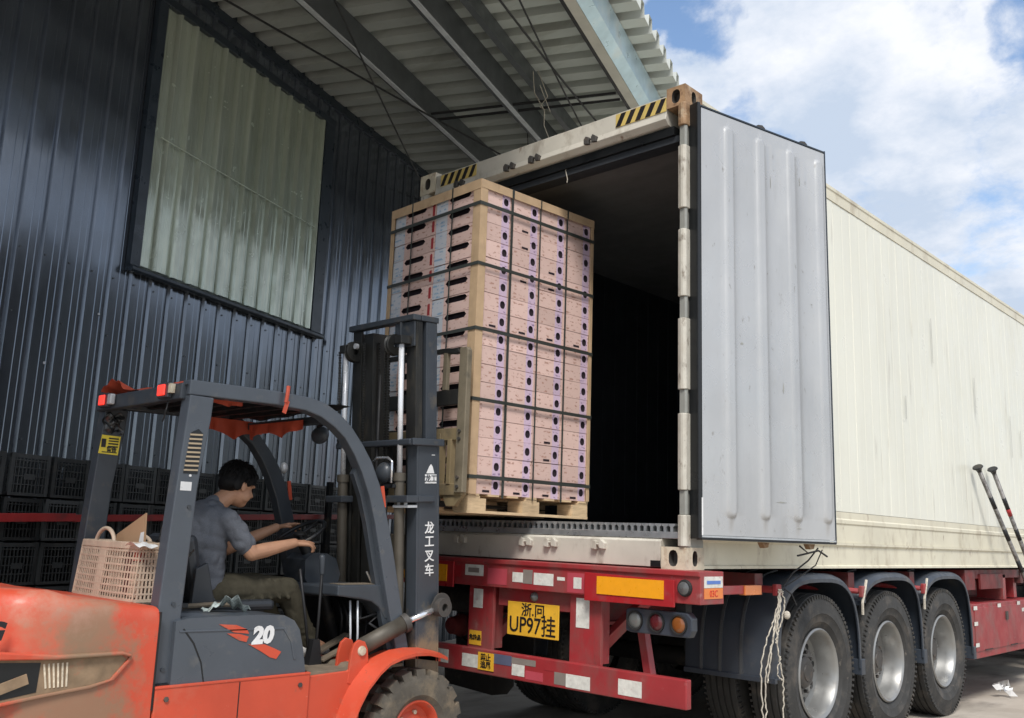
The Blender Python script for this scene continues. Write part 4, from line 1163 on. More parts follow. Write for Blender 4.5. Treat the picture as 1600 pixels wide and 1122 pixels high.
def carton_mesh():
    """near face +x carries vent hole and lavender band; -y face carries label, hand slot and red end mark"""
    mb = MB(); w, d, h = CWX-.003, CWY-.003, CH-.0015
    # +x face at x=0 : y 0..d
    a, b = d*.70, d*.96
    mb.add([(0, 0, 0), (0, a, 0), (0, a, h), (0, 0, h)], [(0, 1, 2, 3)], 0)
    mb.add([(0, b, 0), (0, d, 0), (0, d, h), (0, b, h)], [(0, 1, 2, 3)], 0)
    mb.holeplate((0, (a+b)/2, h*.5), (0, 1, 0), (0, 0, 1), (b-a)/2, h/2, lambda t: 1.0/((abs(cos(t))/.0215)**2.3+(abs(sin(t))/.026)**2.3)**(1/2.3), .008, 1, 3, 3, 14)
    # -y face at y=0 : x -w..0 (reading left to right)
    def X(f): return -w+w*f
    mb.add([(X(0), 0, 0), (X(.26), 0, 0), (X(.26), 0, h), (X(0), 0, h)], [(0, 1, 2, 3)], 2)
    zs = h*.56
    mb.add([(X(.26), 0, 0), (X(.91), 0, 0), (X(.91), 0, zs), (X(.26), 0, zs)], [(0, 1, 2, 3)], 0)
    mb.holeplate(((X(.28)+X(.79))/2, 0, (zs+h)/2), (1, 0, 0), (0, 0, 1), (X(.79)-X(.28))/2, (h-zs)/2, oval((X(.79)-X(.28))/2*.95, (h-zs)/2*.80, 7), .03, 0, 3, 3, 20)
    mb.add([(X(.26), 0, zs), (X(.28), 0, zs), (X(.28), 0, h), (X(.26), 0, h)], [(0, 1, 2, 3)], 0)
    mb.add([(X(.79), 0, zs), (X(.91), 0, zs), (X(.91), 0, h), (X(.79), 0, h)], [(0, 1, 2, 3)], 0)
    mb.add([(X(.91), 0, 0), (X(1), 0, 0), (X(1), 0, h), (X(.91), 0, h)], [(0, 1, 2, 3)], 0)
    # remaining faces
    mb.add([(-w, 0, 0), (-w, d, 0), (-w, d, h), (-w, 0, h)], [(0, 3, 2, 1)], 0)
    mb.add([(-w, d, 0), (0, d, 0), (0, d, h), (-w, d, h)], [(0, 3, 2, 1)], 0)
    mb.add([(-w, 0, h), (0, 0, h), (0, d, h), (-w, d, h)], [(0, 1, 2, 3)], 0)
    mb.add([(-w, 0, 0), (0, 0, 0), (0, d, 0), (-w, d, 0)], [(0, 3, 2, 1)], 0)
    return mesh_of(mb, 'fruit_carton', [m_carton, m_lav, m_blab, m_hole])
cm = carton_mesh()
w_c = CWX-.003
pm = mesh_of(MB().prism([(-w_c*.075, CH*.16), (-w_c*.02, CH*.16), (-w_c*.02, CH*.80), (-w_c*.04, CH*.86), (-w_c*.075, CH*.80)], 'y', -.0012, 0.0), 'end_mark', m_rlab)
sm_ = mesh_of(MB().box(0.0, .0012, CWY*.40, CWY*.62, CH*.10, CH*.22), 'thumb_slot', m_hole)
names = ['corner column of the camera-side face', 'second column from the near corner', 'third column from the near corner', 'farthest column of the camera-side face']
ow = ['bottom layer', '2nd layer up', '3rd layer up', '4th layer up', '5th layer up', '6th layer up', '7th layer up', '8th layer up', 'middle layer', '10th layer up', '11th layer up', '12th layer up',
      '13th layer up', '4th layer from top', '3rd layer from top', '2nd layer from top', 'top layer']
slots = {(0, 0), (1, 0), (2, 0), (3, 0), (1, 15), (1, 14), (1, 12), (2, 12), (2, 13), (2, 3), (1, 9), (2, 9), (3, 9), (2, 2), (0, 9)}
for L_ in range(NL):
    for j in range(4):
        for i in range(2):
            if i == 1 and j > 0: continue
            x = -i*(CWX+.006)-.004+random.uniform(-.002, .002); y = .012+j*(CWY+.0015)+random.uniform(-.0015, .0015)
            o = bpy.data.objects.new('fruit_carton', cm); COL.objects.link(o)
            z = Z0+L_*CH
            o.location = Pl(x, y, z); o.rotation_euler = (random.uniform(-.004, .004), 0, PA+random.uniform(-.008, .008)); o.scale = (1, 1, random.uniform(.965, 1.0))
            if i == 0:
                lab = 'pink fruit carton in the %s, %s' % (ow[L_], names[j])
            else:
                lab = 'pink fruit carton in the %s, left column facing the mast' % ow[L_]
            tagit(o, lab, 'carton', 'pink fruit cartons stacked on the raised pallet')
            if j == 0:
                piece('end_mark', pm, o, (0, -.0003, 0))
            if i == 0 and (j, L_) in slots:
                piece('thumb_slot', sm_, o, (0.0003, 0, 0))
TOPZ = Z0+NL*CH
def angleboard(name, pts, label, bv=.001):
    o = part(name, pts, m_kraft, cat='corner board', label=label, bevel=bv, group='kraft edge boards around the carton stack')
    o.location = PO; o.rotation_euler = (0, 0, PA)
    return o
angleboard('corner_board', MB().prism([(-.062, -.006), (.012, -.006), (.012, .055), (.007, .055), (.007, -.001), (-.062, -.001)], 'z', Z0-.005, TOPZ+.03), 'upright kraft board wrapping the near corner of the carton stack')
angleboard('corner_board', MB().prism([(-PWX+.03, -.006), (-PWX-.008, -.006), (-PWX-.008, .05), (-PWX-.003, .05), (-PWX-.003, -.001), (-PWX+.03, -.001)], 'z', Z0, TOPZ+.02), 'upright kraft board on the left corner of the stack behind the mast')
angleboard('corner_board', MB().prism([(.011, PWY-.025), (.011, PWY+.004), (-.05, PWY+.004), (-.05, PWY), (.006, PWY), (.006, PWY-.025)], 'z', Z0, TOPZ+.015), 'upright kraft board on the far right corner inside the container')
angleboard('top_board', MB().box(-PWX-.006, .010, -.0085, -.0065, TOPZ-.030, TOPZ+.036).box(-PWX-.006, .010, -.0065, .05, TOPZ+.031, TOPZ+.036), 'kraft board along the top left edge of the stack')
angleboard('top_board', MB().box(.0125, .0145, -.004, PWY+.004, TOPZ-.022, TOPZ+.036).box(-.05, .0125, -.004, PWY+.004, TOPZ+.030, TOPZ+.0355), 'kraft board along the top right edge of the stack')
o = part('top_sheet', MB().box(-PWX+.01, -.004, .01, PWY-.01, TOPZ+.002, TOPZ+.010), m_kraft, cat='cardboard sheet', label='flat kraft sheet covering the top of the carton stack')
o.location = PO; o.rotation_euler = (0, 0, PA)
def strap_h(z, w, lab, sag=0):
    mb = MB(); t = .0022; e = .0165; y0 = -.010; x0 = -PWX-.010; y1 = PWY+.006
    mb.box(x0, e, y0-t, y0, z-w/2, z+w/2); mb.box(e-t, e, y0, y1, z-w/2, z+w/2)
    mb.box(x0, e, y1, y1+t, z-w/2, z+w/2); mb.box(x0-t, x0, y0, y1, z-w/2, z+w/2)
    o = part('strap', mb, m_strap, cat='strap', label=lab, group='dark straps binding the carton stack')
    o.location = PO; o.rotation_euler = (0, 0, PA)
for z, w, l in ((1.968, .024, 'topmost horizontal dark strap round the carton stack'), (1.567, .022, 'second horizontal dark strap from the top of the stack'),
                (1.145, .022, 'middle horizontal dark strap round the carton stack'), (.698, .022, 'horizontal dark strap second from the bottom of the stack'),
                (.220, .022, 'lowest horizontal dark strap just above the pallet')):
    strap_h(z, w, l)
def strap_v(mb, lab):
    o = part('strap', mb, m_strap, cat='strap', label=lab, group='dark straps binding the carton stack')
    o.location = PO; o.rotation_euler = (0, 0, PA)
for y, w, l in ((CWY+.013, .020, 'thick vertical dark strap beside the corner column of cartons'), (2*CWY+.015, .011, 'vertical dark strap in the middle of the camera-side face'),
                (3*CWY+.017, .013, 'vertical dark strap before the farthest column of cartons')):
    strap_v(MB().box(.0095, .0115, y-w/2, y+w/2, Z0-.02, TOPZ-.024).box(.0150, .0165, y-w/2, y+w/2, TOPZ-.022, TOPZ+.038).box(-PWX, .015, y-w/2, y+w/2, TOPZ+.0365, TOPZ+.038), l)
for x, w, l in ((-.272, .012, 'vertical dark strap on the mast-side face nearer the corner'), (-.705, .012, 'vertical dark strap on the mast-side face near its left edge')):
    strap_v(MB().box(x-w/2, x+w/2, -.0055, -.0035, Z0-.02, TOPZ-.03).box(x-w/2, x+w/2, -.011, -.0088, TOPZ-.03, TOPZ+.038).box(x-w/2, x+w/2, -.0088, PWY, TOPZ+.0385, TOPZ+.040), l)

# ------------------------------------------------------------------ forklift
fk = thing('forklift', 'orange and slate grey forklift lifting a tall pallet of pink cartons', 'forklift', (-1.62, -1.9, 0))
XN, XF = -1.08, -2.17
# counterweight: rings in plan swept over height
def cw_ring(z, inset, y0):
    pts = []
    xn, xf = XN-inset, XF+inset
    r = .22
    pts.append((xn, -2.505)); pts.append((xn, y0+r+.10))
    for k in range(1, 9):
        a = pi/2*k/8; pts.append((xn-r+r*cos(a), y0+r*.55+.10*(1-sin(a))-r*.55*sin(a)+r*.0))
    for k in range(0, 9):
        a = pi/2+pi/2*k/8; pts.append((xf+r+r*cos(a), y0+r*.55+.10*(1-sin(a))-r*.55*sin(a)))
    pts.append((xf, y0+r+.10)); pts.append((xf, -2.505))
    return [(x, y, z) for x, y in pts]
def ztop(y):  # top line falls toward the pillar
    t = (y+3.25)/.75
    return 1.095-.02*t if y < -3.0 else (1.095-.008-(.075*(min(1, max(0, (y+3.0)/.32))**2*(3-2*min(1, max(0, (y+3.0)/.32))))))
cwm = MB()
levels = [(.18, .03, -3.17), (.24, .0, -3.20), (.5, .0, -3.21), (.70, 0, -3.21), (.86, 0, -3.20), (.955, .0, -3.185)]
rings = [cw_ring(*l) for l in levels]
last = rings[-1]
for dz, ins in ((.5, .006), (.8, .022), (.95, .045), (1.0, .075)):
    rings.append([(x+(-1.62-x)*0+(-ins if x > -1.62 else ins)*(1 if abs(x+1.62) > .01 else 0), y+(ins*.6 if y < -2.9 else 0), .955+(ztop(y)-.955)*dz) for x, y, z in last])
m_ = len(rings[0])
cwm.add([p for r_ in rings for p in r_], [(i*m_+j, i*m_+j+1, (i+1)*m_+j+1, (i+1)*m_+j) for i in range(len(rings)-1) for j in range(m_-1)])
cwm.add(rings[-1], [tuple(range(m_))]); cwm.add(rings[0], [tuple(range(m_-1, -1, -1))])
cwm.add([r_[0] for r_ in rings]+[r_[-1] for r_ in rings], [tuple(range(len(rings)))+tuple(range(2*len(rings)-1, len(rings)-1, -1))])
cw = part('counterweight', cwm, m_fkred, fk, smooth=35, label='dusty orange rear counterweight with mud stains')
# recessed vent pocket on the near side (proud lips around a dark slot)
part('vent_pocket', MB().prism([(-3.17, .835), (-2.93, .822), (-2.66, .822), (-2.635, .80), (-2.70, .725), (-2.78, .708), (-2.98, .688), (-3.17, .665)], 'x', XN-.03, XN+.0015), m_mud, cw)
part('vent_opening', MB().prism([(-3.19, .825), (-2.985, .812), (-2.99, .70), (-3.19, .672)], 'x', XN-.03, XN+.003), m_gasket, cw)
part('vent_lip', MB().prism([(-3.19, .868), (-2.93, .838), (-2.66, .836), (-2.622, .822), (-2.628, .812), (-2.66, .821), (-2.93, .821), (-3.19, .835)], 'x', XN-.02, XN+.024), m_fkred, cw, bevel=.007)
part('vent_lip', MB().prism([(-2.622, .822), (-2.610, .806), (-2.685, .720), (-2.78, .696), (-2.98, .676), (-3.19, .650), (-3.19, .664), (-2.98, .689), (-2.78, .709), (-2.70, .726), (-2.634, .80)], 'x', XN-.02, XN+.012), m_fkred, cw, bevel=.004)
part('vent_louver', MB().bar((XN+.006, -3.2, .70), (XN+.006, -3.03, .755), .01, .04), m_mud, cw)
for k in range(6):
    part('scratch_mark', MB().bar((XN+.003, -2.955+k*.016, .712), (XN+.003, -2.972+k*.018, .806), .002, .007, (0, 1, 0)), mat('bare_scrape', (.66, .56, .42), .7, var=.3, vs=60), cw)
text('brand_lettering', 'NG', .095, (XN+.002, -3.215, .935), (0, 1, 0), (0, 0, 1), m_ink, cw, bold=.006, shear=.25, sx=1.0)
part('seam_strip', MB().box(XN-.01, XN+.002, -2.506, -2.497, .58, .99), m_gasket, fk)
# lower body
part('side_body', MB().box(XF, XN+.001, -2.495, -1.690, .30, .672), m_fkred, fk, bevel=.008)
part('front_body', MB().prism([(-1.688, .30), (-1.688, .655), (-1.46, .662), (-1.37, .70), (-1.36, .30)], 'x', XF+.02, XN-.012), m_fkred, fk, bevel=.006)
part('body_lip', MB().box(XN-.02, XN+.004, -2.495, -1.692, .664, .676), m_fkred, fk, bevel=.003)
for yb_, zb2 in ((-2.44, .62), (-1.75, .62), (-2.44, .42), (-1.75, .42)):
    part('body_bolt', MB().disc((XN+.001, yb_, zb2), .012, 'x', 6, .007), m_hub, fk)
part('body_seam', MB().box(XN-.01, XN+.0022, -2.085, -2.080, .31, .662), m_gasket, fk)
part('frame_top', MB().box(XF+.01, XN-.02, -2.49, -1.70, .60, .68), m_blackm, fk)
part('hood', MB().prism([(-2.46, .68), (-2.46, .985), (-1.95, .955), (-1.90, .90), (-1.90, .68)], 'x', XF+.1, -1.19), m_fkdark, fk, bevel=.02)
part('hood_rear_ledge', MB().box(-2.02, -1.22, -2.80, -2.30, .990, 1.012), m_blackm, fk, bevel=.003)
# grey side panel with 20 logo
sp_ = part('side_panel', MB().prism([(-2.42, .676), (-2.42, .945), (-2.36, .957), (-2.0, .960), (-1.86, .952), (-1.80, .925), (-1.765, .88), (-1.735, .78), (-1.715, .676)], 'x', -1.35, XN-.012), m_fkgrey, fk, bevel=.018, smooth=35)
part('panel_crease', MB().prism([(-2.40, .905), (-1.85, .895), (-1.80, .83), (-1.775, .74), (-1.79, .74), (-1.815, .825), (-1.86, .885), (-2.40, .897)], 'x', XN-.014, XN-.0085), m_fkgrey, sp_, bevel=.002)
part('panel_seam', MB().prism([(-2.385, .91), (-2.33, .845), (-2.285, .76), (-2.265, .677), (-2.259, .677), (-2.279, .762), (-2.324, .85), (-2.379, .914)], 'x', XN-.013, XN-.0105), m_gasket, sp_)
XL = XN-.0105
part('swoosh', MB().prism([(-2.21, .925), (-2.12, .918), (-2.06, .895), (-2.05, .875), (-2.13, .885)], 'x', XL, XL+.002), m_redb if False else m_fkred, sp_)
part('swoosh', MB().prism([(-2.165, .882), (-2.10, .877), (-2.05, .862), (-2.06, .838), (-2.10, .848)], 'x', XL, XL+.002), m_fkred, sp_)
part('swoosh', MB().prism([(-2.05, .828), (-1.96, .822), (-1.905, .80), (-1.865, .782), (-1.89, .750), (-1.925, .760), (-1.98, .792)], 'x', XL, XL+.002), m_fkred, sp_)
lt = text('number_lettering', '20', .105, (XL+.0022, -1.975, .862), (0, 1, 0), (0, 0, 1), m_white, sp_, bold=.006, shear=.12, sx=1.05)
# floor, pedals
part('floor_plate', MB().box(XF+.06, XN-.02, -1.72, -1.08, .655, .672), m_floor, fk, bevel=.002)
part('floor_mat', MB().prism([(-1.70, .6735), (-1.44, .6735), (-1.42, .69), (-1.30, .70), (-1.30, .6725), (-1.70, .6725)], 'x', -1.85, XN-.03), m_floor, fk)
part('pedal', MB().bar((-1.42, -1.46, .70), (-1.42, -1.22, .80), .06, .014).bar((-1.30, -1.48, .69), (-1.32, -1.30, .75), .05, .012), m_floor, fk, bevel=.002)
part('toe_board', MB().bar((-1.6, -1.12, .68), (-1.6, -.98, .90), .9, .01), m_blackm, fk)
# seat
st = part('seat', MB().box(-1.88, -1.42, -2.12, -1.70, .945, 1.0), m_seat, fk, bevel=.022)
part('backrest', MB().bar((-1.65, -2.13, 1.0), (-1.65, -2.20, 1.32), .44, .07, (0, 1, 0)), m_seat, st, bevel=.03)
part('seat_base', MB().box(-1.85, -1.45, -2.12, -1.75, .90, .944), m_blackm, st)
part('seat_wing', MB().prism([(-2.20, .96), (-2.19, 1.16), (-2.13, 1.19), (-2.09, 1.05), (-2.06, .96)], 'x', -1.41, -1.38), m_seat, st, bevel=.006)
# items by seat: clear plastic wrap
part('hip_guard', MB().tube([(-1.36, -2.25, .985), (-1.36, -2.1, .99), (-1.36, -1.95, .985)], .012, 8), m_floor, fk)
# dashboard and steering
part('dash_beam', MB().prism([(-1.50, 1.03), (-1.50, 1.085), (-1.20, 1.085), (-1.10, 1.062), (-1.085, 1.0), (-1.10, .90), (-1.17, .90), (-1.22, .965), (-1.27, .995), (-1.34, 1.01)], 'x', -1.30, -1.16), m_fkdark, fk, bevel=.008)
part('dash_top', MB().box(-2.0, -1.30, -1.48, -1.15, 1.02, 1.075), m_fkdark, fk, bevel=.01)
part('dash_dust', MB().box(-1.29, -1.175, -1.46, -1.22, 1.0855, 1.088), m_floor, fk)
part('cowl', MB().box(-2.0, -1.35, -1.15, -1.10, .67, 1.05), m_blackm, fk, bevel=.006)
bn = part('instrument_pod', MB().prism([(-1.44, 1.10), (-1.445, 1.20), (-1.40, 1.235), (-1.30, 1.235), (-1.235, 1.205), (-1.20, 1.12), (-1.225, 1.03), (-1.30, .99), (-1.38, 1.02)], 'x', -1.74, -1.55), m_fkdark, fk, bevel=.03, smooth=40)
part('column', MB().tube([(-1.60, -1.15, .70), (-1.61, -1.28, 1.05), (-1.63, -1.43, 1.32)], .035, 10), m_blackm, fk, smooth=40)
tilt = Matrix.Rotation(radians(32), 3, 'X')
swc = Vector((-1.63, -1.44, 1.335))
sw = MB(); ring = [swc+tilt @ Vector((.15*cos(2*pi*k/28), .15*sin(2*pi*k/28), 0)) for k in range(29)]
sw.tube(ring, .012, 8, cap=False)
for k in range(3):
    a = pi/2+2*pi*k/3
    sw.tube([swc, swc+tilt @ Vector((.148*cos(a), .148*sin(a), 0))], .009, 6)
sw.ell(swc, (.04, .04, .02), n=8)
part('steering_wheel', sw, m_blackm, fk, smooth=True)
for a, b, r in (((-1.32, -1.53, .67), (-1.34, -1.62, 1.16), .008), ((-1.30, -1.515, .67), (-1.31, -1.50, 1.17), .008), ((-1.22, -1.345, .67), (-1.22, -1.37, 1.0), .006), ((-1.20, -1.315, .67), (-1.20, -1.335, 1.0), .006)):
    part('lever', MB().tube([a, ((a[0]+b[0])/2+.004, (a[1]+b[1])/2, (a[2]+b[2])/2), b], r, 6), m_cable if r > .007 else m_galv, fk, smooth=True)
part('lever_knob', MB().cap((-1.31, -1.50, 1.14), (-1.31, -1.505, 1.22), .014, .018), m_fkdark, fk, smooth=True)
part('pedal_boot', MB().prism([(-1.56, .668), (-1.54, .80), (-1.50, .80), (-1.48, .668)], 'x', -1.335, -1.285), m_cable, fk)
part('control_lever', MB().tube([(-1.24, -1.205, 1.075), (-1.24, -1.255, 1.15)], .006, 6), m_chrome, fk)
part('control_lever', MB().tube([(-1.20, -1.175, 1.075), (-1.20, -1.20, 1.15)], .006, 6), m_galv, fk)
hs_ = MB()
for k in range(7):
    a = k*.9
    hs_.tube([(-1.5+.05*k, -1.2, .75+.03*k), (-1.4+.03*k, -1.28+.02*sin(a), .9), (-1.55+.04*k, -1.22, 1.02)], .008, 6)
hs_.tube([(-1.2, -1.05, .90), (-1.22, -1.15, .93), (-1.20, -1.25, .88), (-1.2, -1.1, .80)], .009, 6)
part('hydraulic_hoses', hs_, m_cable, fk, smooth=True)
# overhead guard
def strip(outer, inner): return outer+inner[::-1]
go = [(-2.447, 2.038), (-2.35, 2.040), (-1.98, 2.046), (-1.78, 2.040), (-1.68, 2.022), (-1.58, 1.975), (-1.50, 1.915), (-1.42, 1.83), (-1.35, 1.74), (-1.285, 1.62), (-1.225, 1.46), (-1.165, 1.27), (-1.09, .99), (-1.01, .715)]
gi = [(-2.447, 1.965), (-2.35, 1.968), (-1.98, 1.976), (-1.80, 1.968), (-1.70, 1.945), (-1.61, 1.900), (-1.54, 1.85), (-1.47, 1.765), (-1.41, 1.67), (-1.352, 1.55), (-1.30, 1.40), (-1.25, 1.22), (-1.175, .96), (-1.098, .715)]
gd = thing  # keep name free
gt = part('overhead_guard', MB().box(-2.08, -1.16, -2.475, -2.425, 1.945, 2.02), m_fkdark, fk, bevel=.006, label='slate grey overhead guard')
def quadstrip(o_, i_, x0, x1):
    mb = MB(); n_ = len(o_)
    vs = []
    for k in range(n_):
        vs += [(x0, *o_[k]), (x1, *o_[k]), (x1, *i_[k]), (x0, *i_[k])]
    fs = []
    for k in range(n_-1):
        b = k*4; c = b+4
        for j in range(4):
            j2 = (j+1) % 4
            fs.append((b+j, c+j, c+j2, b+j2))
    fs.append((0, 1, 2, 3)); fs.append((n_*4-1, n_*4-2, n_*4-3, n_*4-4))
    mb.add(vs, fs); return mb
part('front_leg', quadstrip(go, gi, -1.205, -1.13), m_fkgrey, gt, bevel=.006)
part('front_leg', quadstrip(go, gi, -2.11, -2.035), m_fkdark, gt, bevel=.006)
part('leg_channel', quadstrip([(y-.06, z) for y, z in go[8:]], [(y-.035, z) for y, z in gi[8:]], -1.20, -1.165), m_fkdark, gt)
rl = [(-2.447, 1.964), (-2.325, 1.964), (-2.33, 1.86), (-2.365, 1.54), (-2.385, .957), (-2.355, .90), (-2.265, .678), (-2.52, .678), (-2.50, .95), (-2.478, 1.40), (-2.462, 1.7)]
nr = part('rear_leg', MB().prism(rl, 'x', -1.20, -1.118), m_fkgrey, gt, bevel=.006)
part('rear_leg', MB().prism(rl, 'x', -2.10, -2.02), m_fkdark, gt, bevel=.006)
for yb_, zb2 in ((-2.40, 1.45), (-2.43, 1.02), (-2.45, .74), (-2.33, .74)):
    part('bolt', MB().disc((-1.118, yb_, zb2), .010, 'x', 6, .006), m_fkdark, nr)
# louvres on the near rear pillar (sunk slots with slats)
part('louver_recess', MB().prism([(-2.445, 1.60), (-2.375, 1.60), (-2.365, 1.79), (-2.39, 1.81), (-2.425, 1.79)], 'x', -1.119, -1.1165), m_gasket, nr)
for k in range(9):
    z = 1.612+k*.0205
    part('louver', MB().prism([(-2.444+.0018*k, z), (-2.376+.001*k, z+.003), (-2.376+.001*k, z+.011), (-2.444+.0018*k, z+.008)], 'x', -1.118, -1.1125), mat('louver_tan', (.42, .33, .22), .6), nr)
part('pillar_sticker', MB().box(-1.1178, -1.1165, -2.452, -2.398, 1.523, 1.563), m_white, nr)
part('pillar_screw', MB().disc((-1.1178, -2.41, 1.592), .006, 'x', 8, .004), m_white, nr)
# yellow sticker and bag on far pillar
yst = part('warning_sticker', MB().prism([(-2.462, 1.722), (-2.358, 1.718), (-2.352, 1.818), (-2.452, 1.820)], 'x', -2.019, -2.0165), m_yel, gt)
for z0_, z1_, ya_, yb_ in ((1.755, 1.80, -2.452, -2.428), (1.800, 1.808, -2.415, -2.362), (1.787, 1.794, -2.415, -2.362), (1.772, 1.780, -2.415, -2.362), (1.758, 1.765, -2.415, -2.362), (1.728, 1.733, -2.445, -2.365)):
    part('sticker_print', MB().box(-2.0164, -2.0155, ya_, yb_, z0_, z1_), m_ink, yst)
text('sticker_text', '警告', .026, (-2.0155, -2.395, 1.745), (0, 1, 0), (0, 0, 1), m_ink, yst, bold=.001)
part('plastic_wrap', MB().grid(lambda a, b: (-2.012+.012*sin(a*9)*sin(b*7), -2.455+.10*b+.01*sin(a*8), 1.835+.10*a+.01*sin(b*11)), 12, 10), m_bag, gt)
# tail lamps
for x0, x1 in ((-1.98, -1.905), (-1.33, -1.25)):
    tl = part('tail_lamp', MB().box(x0-.012, x1+.012, -2.500, -2.476, 1.955, 2.028), m_fkdark, gt, bevel=.004)
    part('lens', MB().box(x0, x1-.01, -2.510, -2.5005, 1.965, 2.018), m_lamp, tl, bevel=.006)
part('reversing_lens', MB().box(-1.888, -1.845, -2.505, -2.478, 1.965, 2.02), mat('white_lens', (.5, .5, .5), .2, coat=.5), gt, bevel=.006)
part('lamp_mount', MB().box(-1.237, -1.21, -2.50, -2.478, 1.975, 2.018), m_castclean, gt)
# roof bars and tarp
for k in range(6):
    y = -2.34+k*.125
    part('roof_bar', MB().box(-2.04, -1.20, y, y+.03, 1.985, 2.02), m_blackm, gt)
part('front_cross_bar', MB().box(-2.10, -1.2, -1.60, -1.54, 1.935, 1.975), m_fkdark, gt, bevel=.005)
tp = MB()
def tarpf(a, b):
    x = -2.09+.95*b; y = -2.46+.95*a
    z = 2.052+.006*sin(a*17+b*5)+.010*sin(b*23+a*9)*(1 if .1 < a < .9 else .4)
    return (x, y, z)
tp.grid(tarpf, 16, 16)
tpo = part('tarpaulin', MB().grid(lambda a, b: (tarpf(a, b)[0], tarpf(a, b)[1], tarpf(a, b)[2]-.045 if .02 < b < .93 else tarpf(a, b)[2]-.03), 16, 16), m_blackm, fk, label='dark roof sheet edged with orange cloth')
def frill(fa, drop, n_=90):
    mb = MB()
    def f(a, b):
        p = fa(a); ph = a*26
        return (p[0]+.012*sin(ph)*b, p[1]+.012*cos(ph*.8)*b, p[2]-b*drop*(.80+.20*sin(a*11+1)+.06*sin(a*23)))
    mb.grid(f, n_, 4); return mb
part('tarp_edge', frill(lambda a: (-2.02, -2.0+.50*a, 1.985), .11), m_tarp, tpo, smooth=True)
part('tarp_edge', frill(lambda a: (-1.95+.55*a, -1.63, 1.955), .085), m_tarp, tpo, smooth=True)
part('tarp_edge', frill(lambda a: (-1.26, -2.31+.22*a, 1.985), .035, 12), m_tarp, tpo, smooth=True)
part('tarp_edge', MB().grid(lambda a, b: (-2.08+.30*a, -2.46+.10*b, 2.03+.075*max(0, sin(a*pi*.9+.3))*(1-b*.7)+.01*sin(a*20)), 12, 5), m_tarp, tpo, smooth=True)
part('tarp_edge', MB().grid(lambda a, b: (-1.80+.55*a, -2.45+.06*b, 2.022+.012*sin(a*9)+.02*b), 14, 3), m_tarp, tpo, smooth=True)
part('red_ribbon', MB().tube([(-1.11, -1.93, 2.075), (-1.105, -1.935, 2.03), (-1.105, -1.94, 1.99)], .010, 6).bar((-1.105, -1.93, 2.0), (-1.10, -1.95, 1.935), .004, .022, (0, 1, 0)), m_tarp, tpo)
part('cord', MB().tube([(-1.28, -2.47, 1.945), (-1.275, -2.48, 1.90), (-1.29, -2.48, 1.86), (-1.30, -2.48, 1.845)], .004, 5), m_cable, gt)
# fan / mirror at front inside roof
mi = part('mirror', MB().ell((-1.42, -1.50, 1.885), (.075, .03, .05), n=10), m_fkdark, fk, smooth=True)
part('mirror_arm', MB().tube([(-1.42, -1.52, 1.93), (-1.30, -1.53, 1.95), (-1.20, -1.55, 1.93)], .008, 6), m_blackm, mi)
part('mirror', MB().ell((-2.10, -1.275, 1.735), (.025, .025, .035), n=8), m_galv, fk, smooth=True)
# headlamp with hoop
hl = part('headlamp', MB().ell((-1.285, -1.13, 1.70), (.062, .05, .062), n=12), m_fkdark, fk, smooth=True)
hp_ = [(-1.37, -1.15, 1.765), (-1.34, -1.15, 1.785), (-1.24, -1.15, 1.782), (-1.205, -1.15, 1.76), (-1.203, -1.15, 1.64)]
part('lamp_hoop', MB().tube(hp_, .008, 8), m_chrome, hl, smooth=True)
part('lamp_bracket', MB().box(-1.36, -1.20, -1.14, -1.11, 1.615, 1.635), m_blackm, hl)
for y, z, x in ((-1.245, 1.56, -1.10), (-1.255, 1.60, -2.0)):
    part('reflector', MB().bar((x-.06, y+.02, z-.06), (x-.062, y, z+.055), .006, .024, (0, 1, 0)), m_tarp, fk)
# mast (leans back a little: its parts are laid out upright and share one tilted frame)
MP = Vector((-1.10, -.813, .605))
ms = part('mast', MB().box(-1.80, -1.102, -.90, -.82, .25, .42), m_mast, fk, bevel=.004, label='two-stage mast with outer and inner rails')
for v in ms.data.vertices: v.co -= MP-Vector(ORG[fk])
ORG[ms] = tuple(MP); ms.location = MP-Vector(ORG[fk]); ms.rotation_euler = (radians(3.4), 0, 0)
def channel(x0, x1, y0, y1, z0, z1, t=.016, op=1):
    mb = MB(); mb.box(x0, x1, y0, y0+t, z0, z1); mb.box(x0, x1, y1-t, y1, z0, z1)
    if op > 0: mb.box(x1-t, x1, y0+t, y1-t, z0, z1)
    else: mb.box(x0, x0+t, y0+t, y1-t, z0, z1)
    return mb
part('outer_rail', channel(-1.185, -1.10, -.985, -.813, .12, 1.885), m_mast, ms, bevel=.003)
part('outer_rail', channel(-1.80, -1.715, -.985, -.813, .12, 1.885, op=-1), m_mastin, ms, bevel=.003)
part('inner_rail', channel(-1.235, -1.150, -.955, -.905, .6, 2.60), m_mastin, ms, bevel=.002)
part('inner_rail', channel(-1.245, -1.140, -.885, -.80, .6, 2.60), m_mast, ms, bevel=.002)
part('inner_rail', channel(-1.75, -1.665, -.955, -.80, .6, 2.60, op=-1), m_mastin, ms, bevel=.002)
part('inner_rail', MB().box(-1.655, -1.57, -.94, -.81, .6, 2.58), m_mastin, ms, bevel=.002)
part('mast_head', MB().box(-1.76, -1.14, -.985, -.925, 2.602, 2.638), m_fkdark, ms, bevel=.006)
part('mast_head', MB().box(-1.30, -1.135, -.924, -.79, 2.602, 2.636), m_fkdark, ms, bevel=.004)
part('mast_head_plate', MB().prism([(-.99, 2.60), (-.86, 2.60), (-.86, 2.47), (-.90, 2.42), (-.96, 2.42), (-.99, 2.47)], 'x', -1.262, -1.250), m_fkdark, ms, bevel=.004)
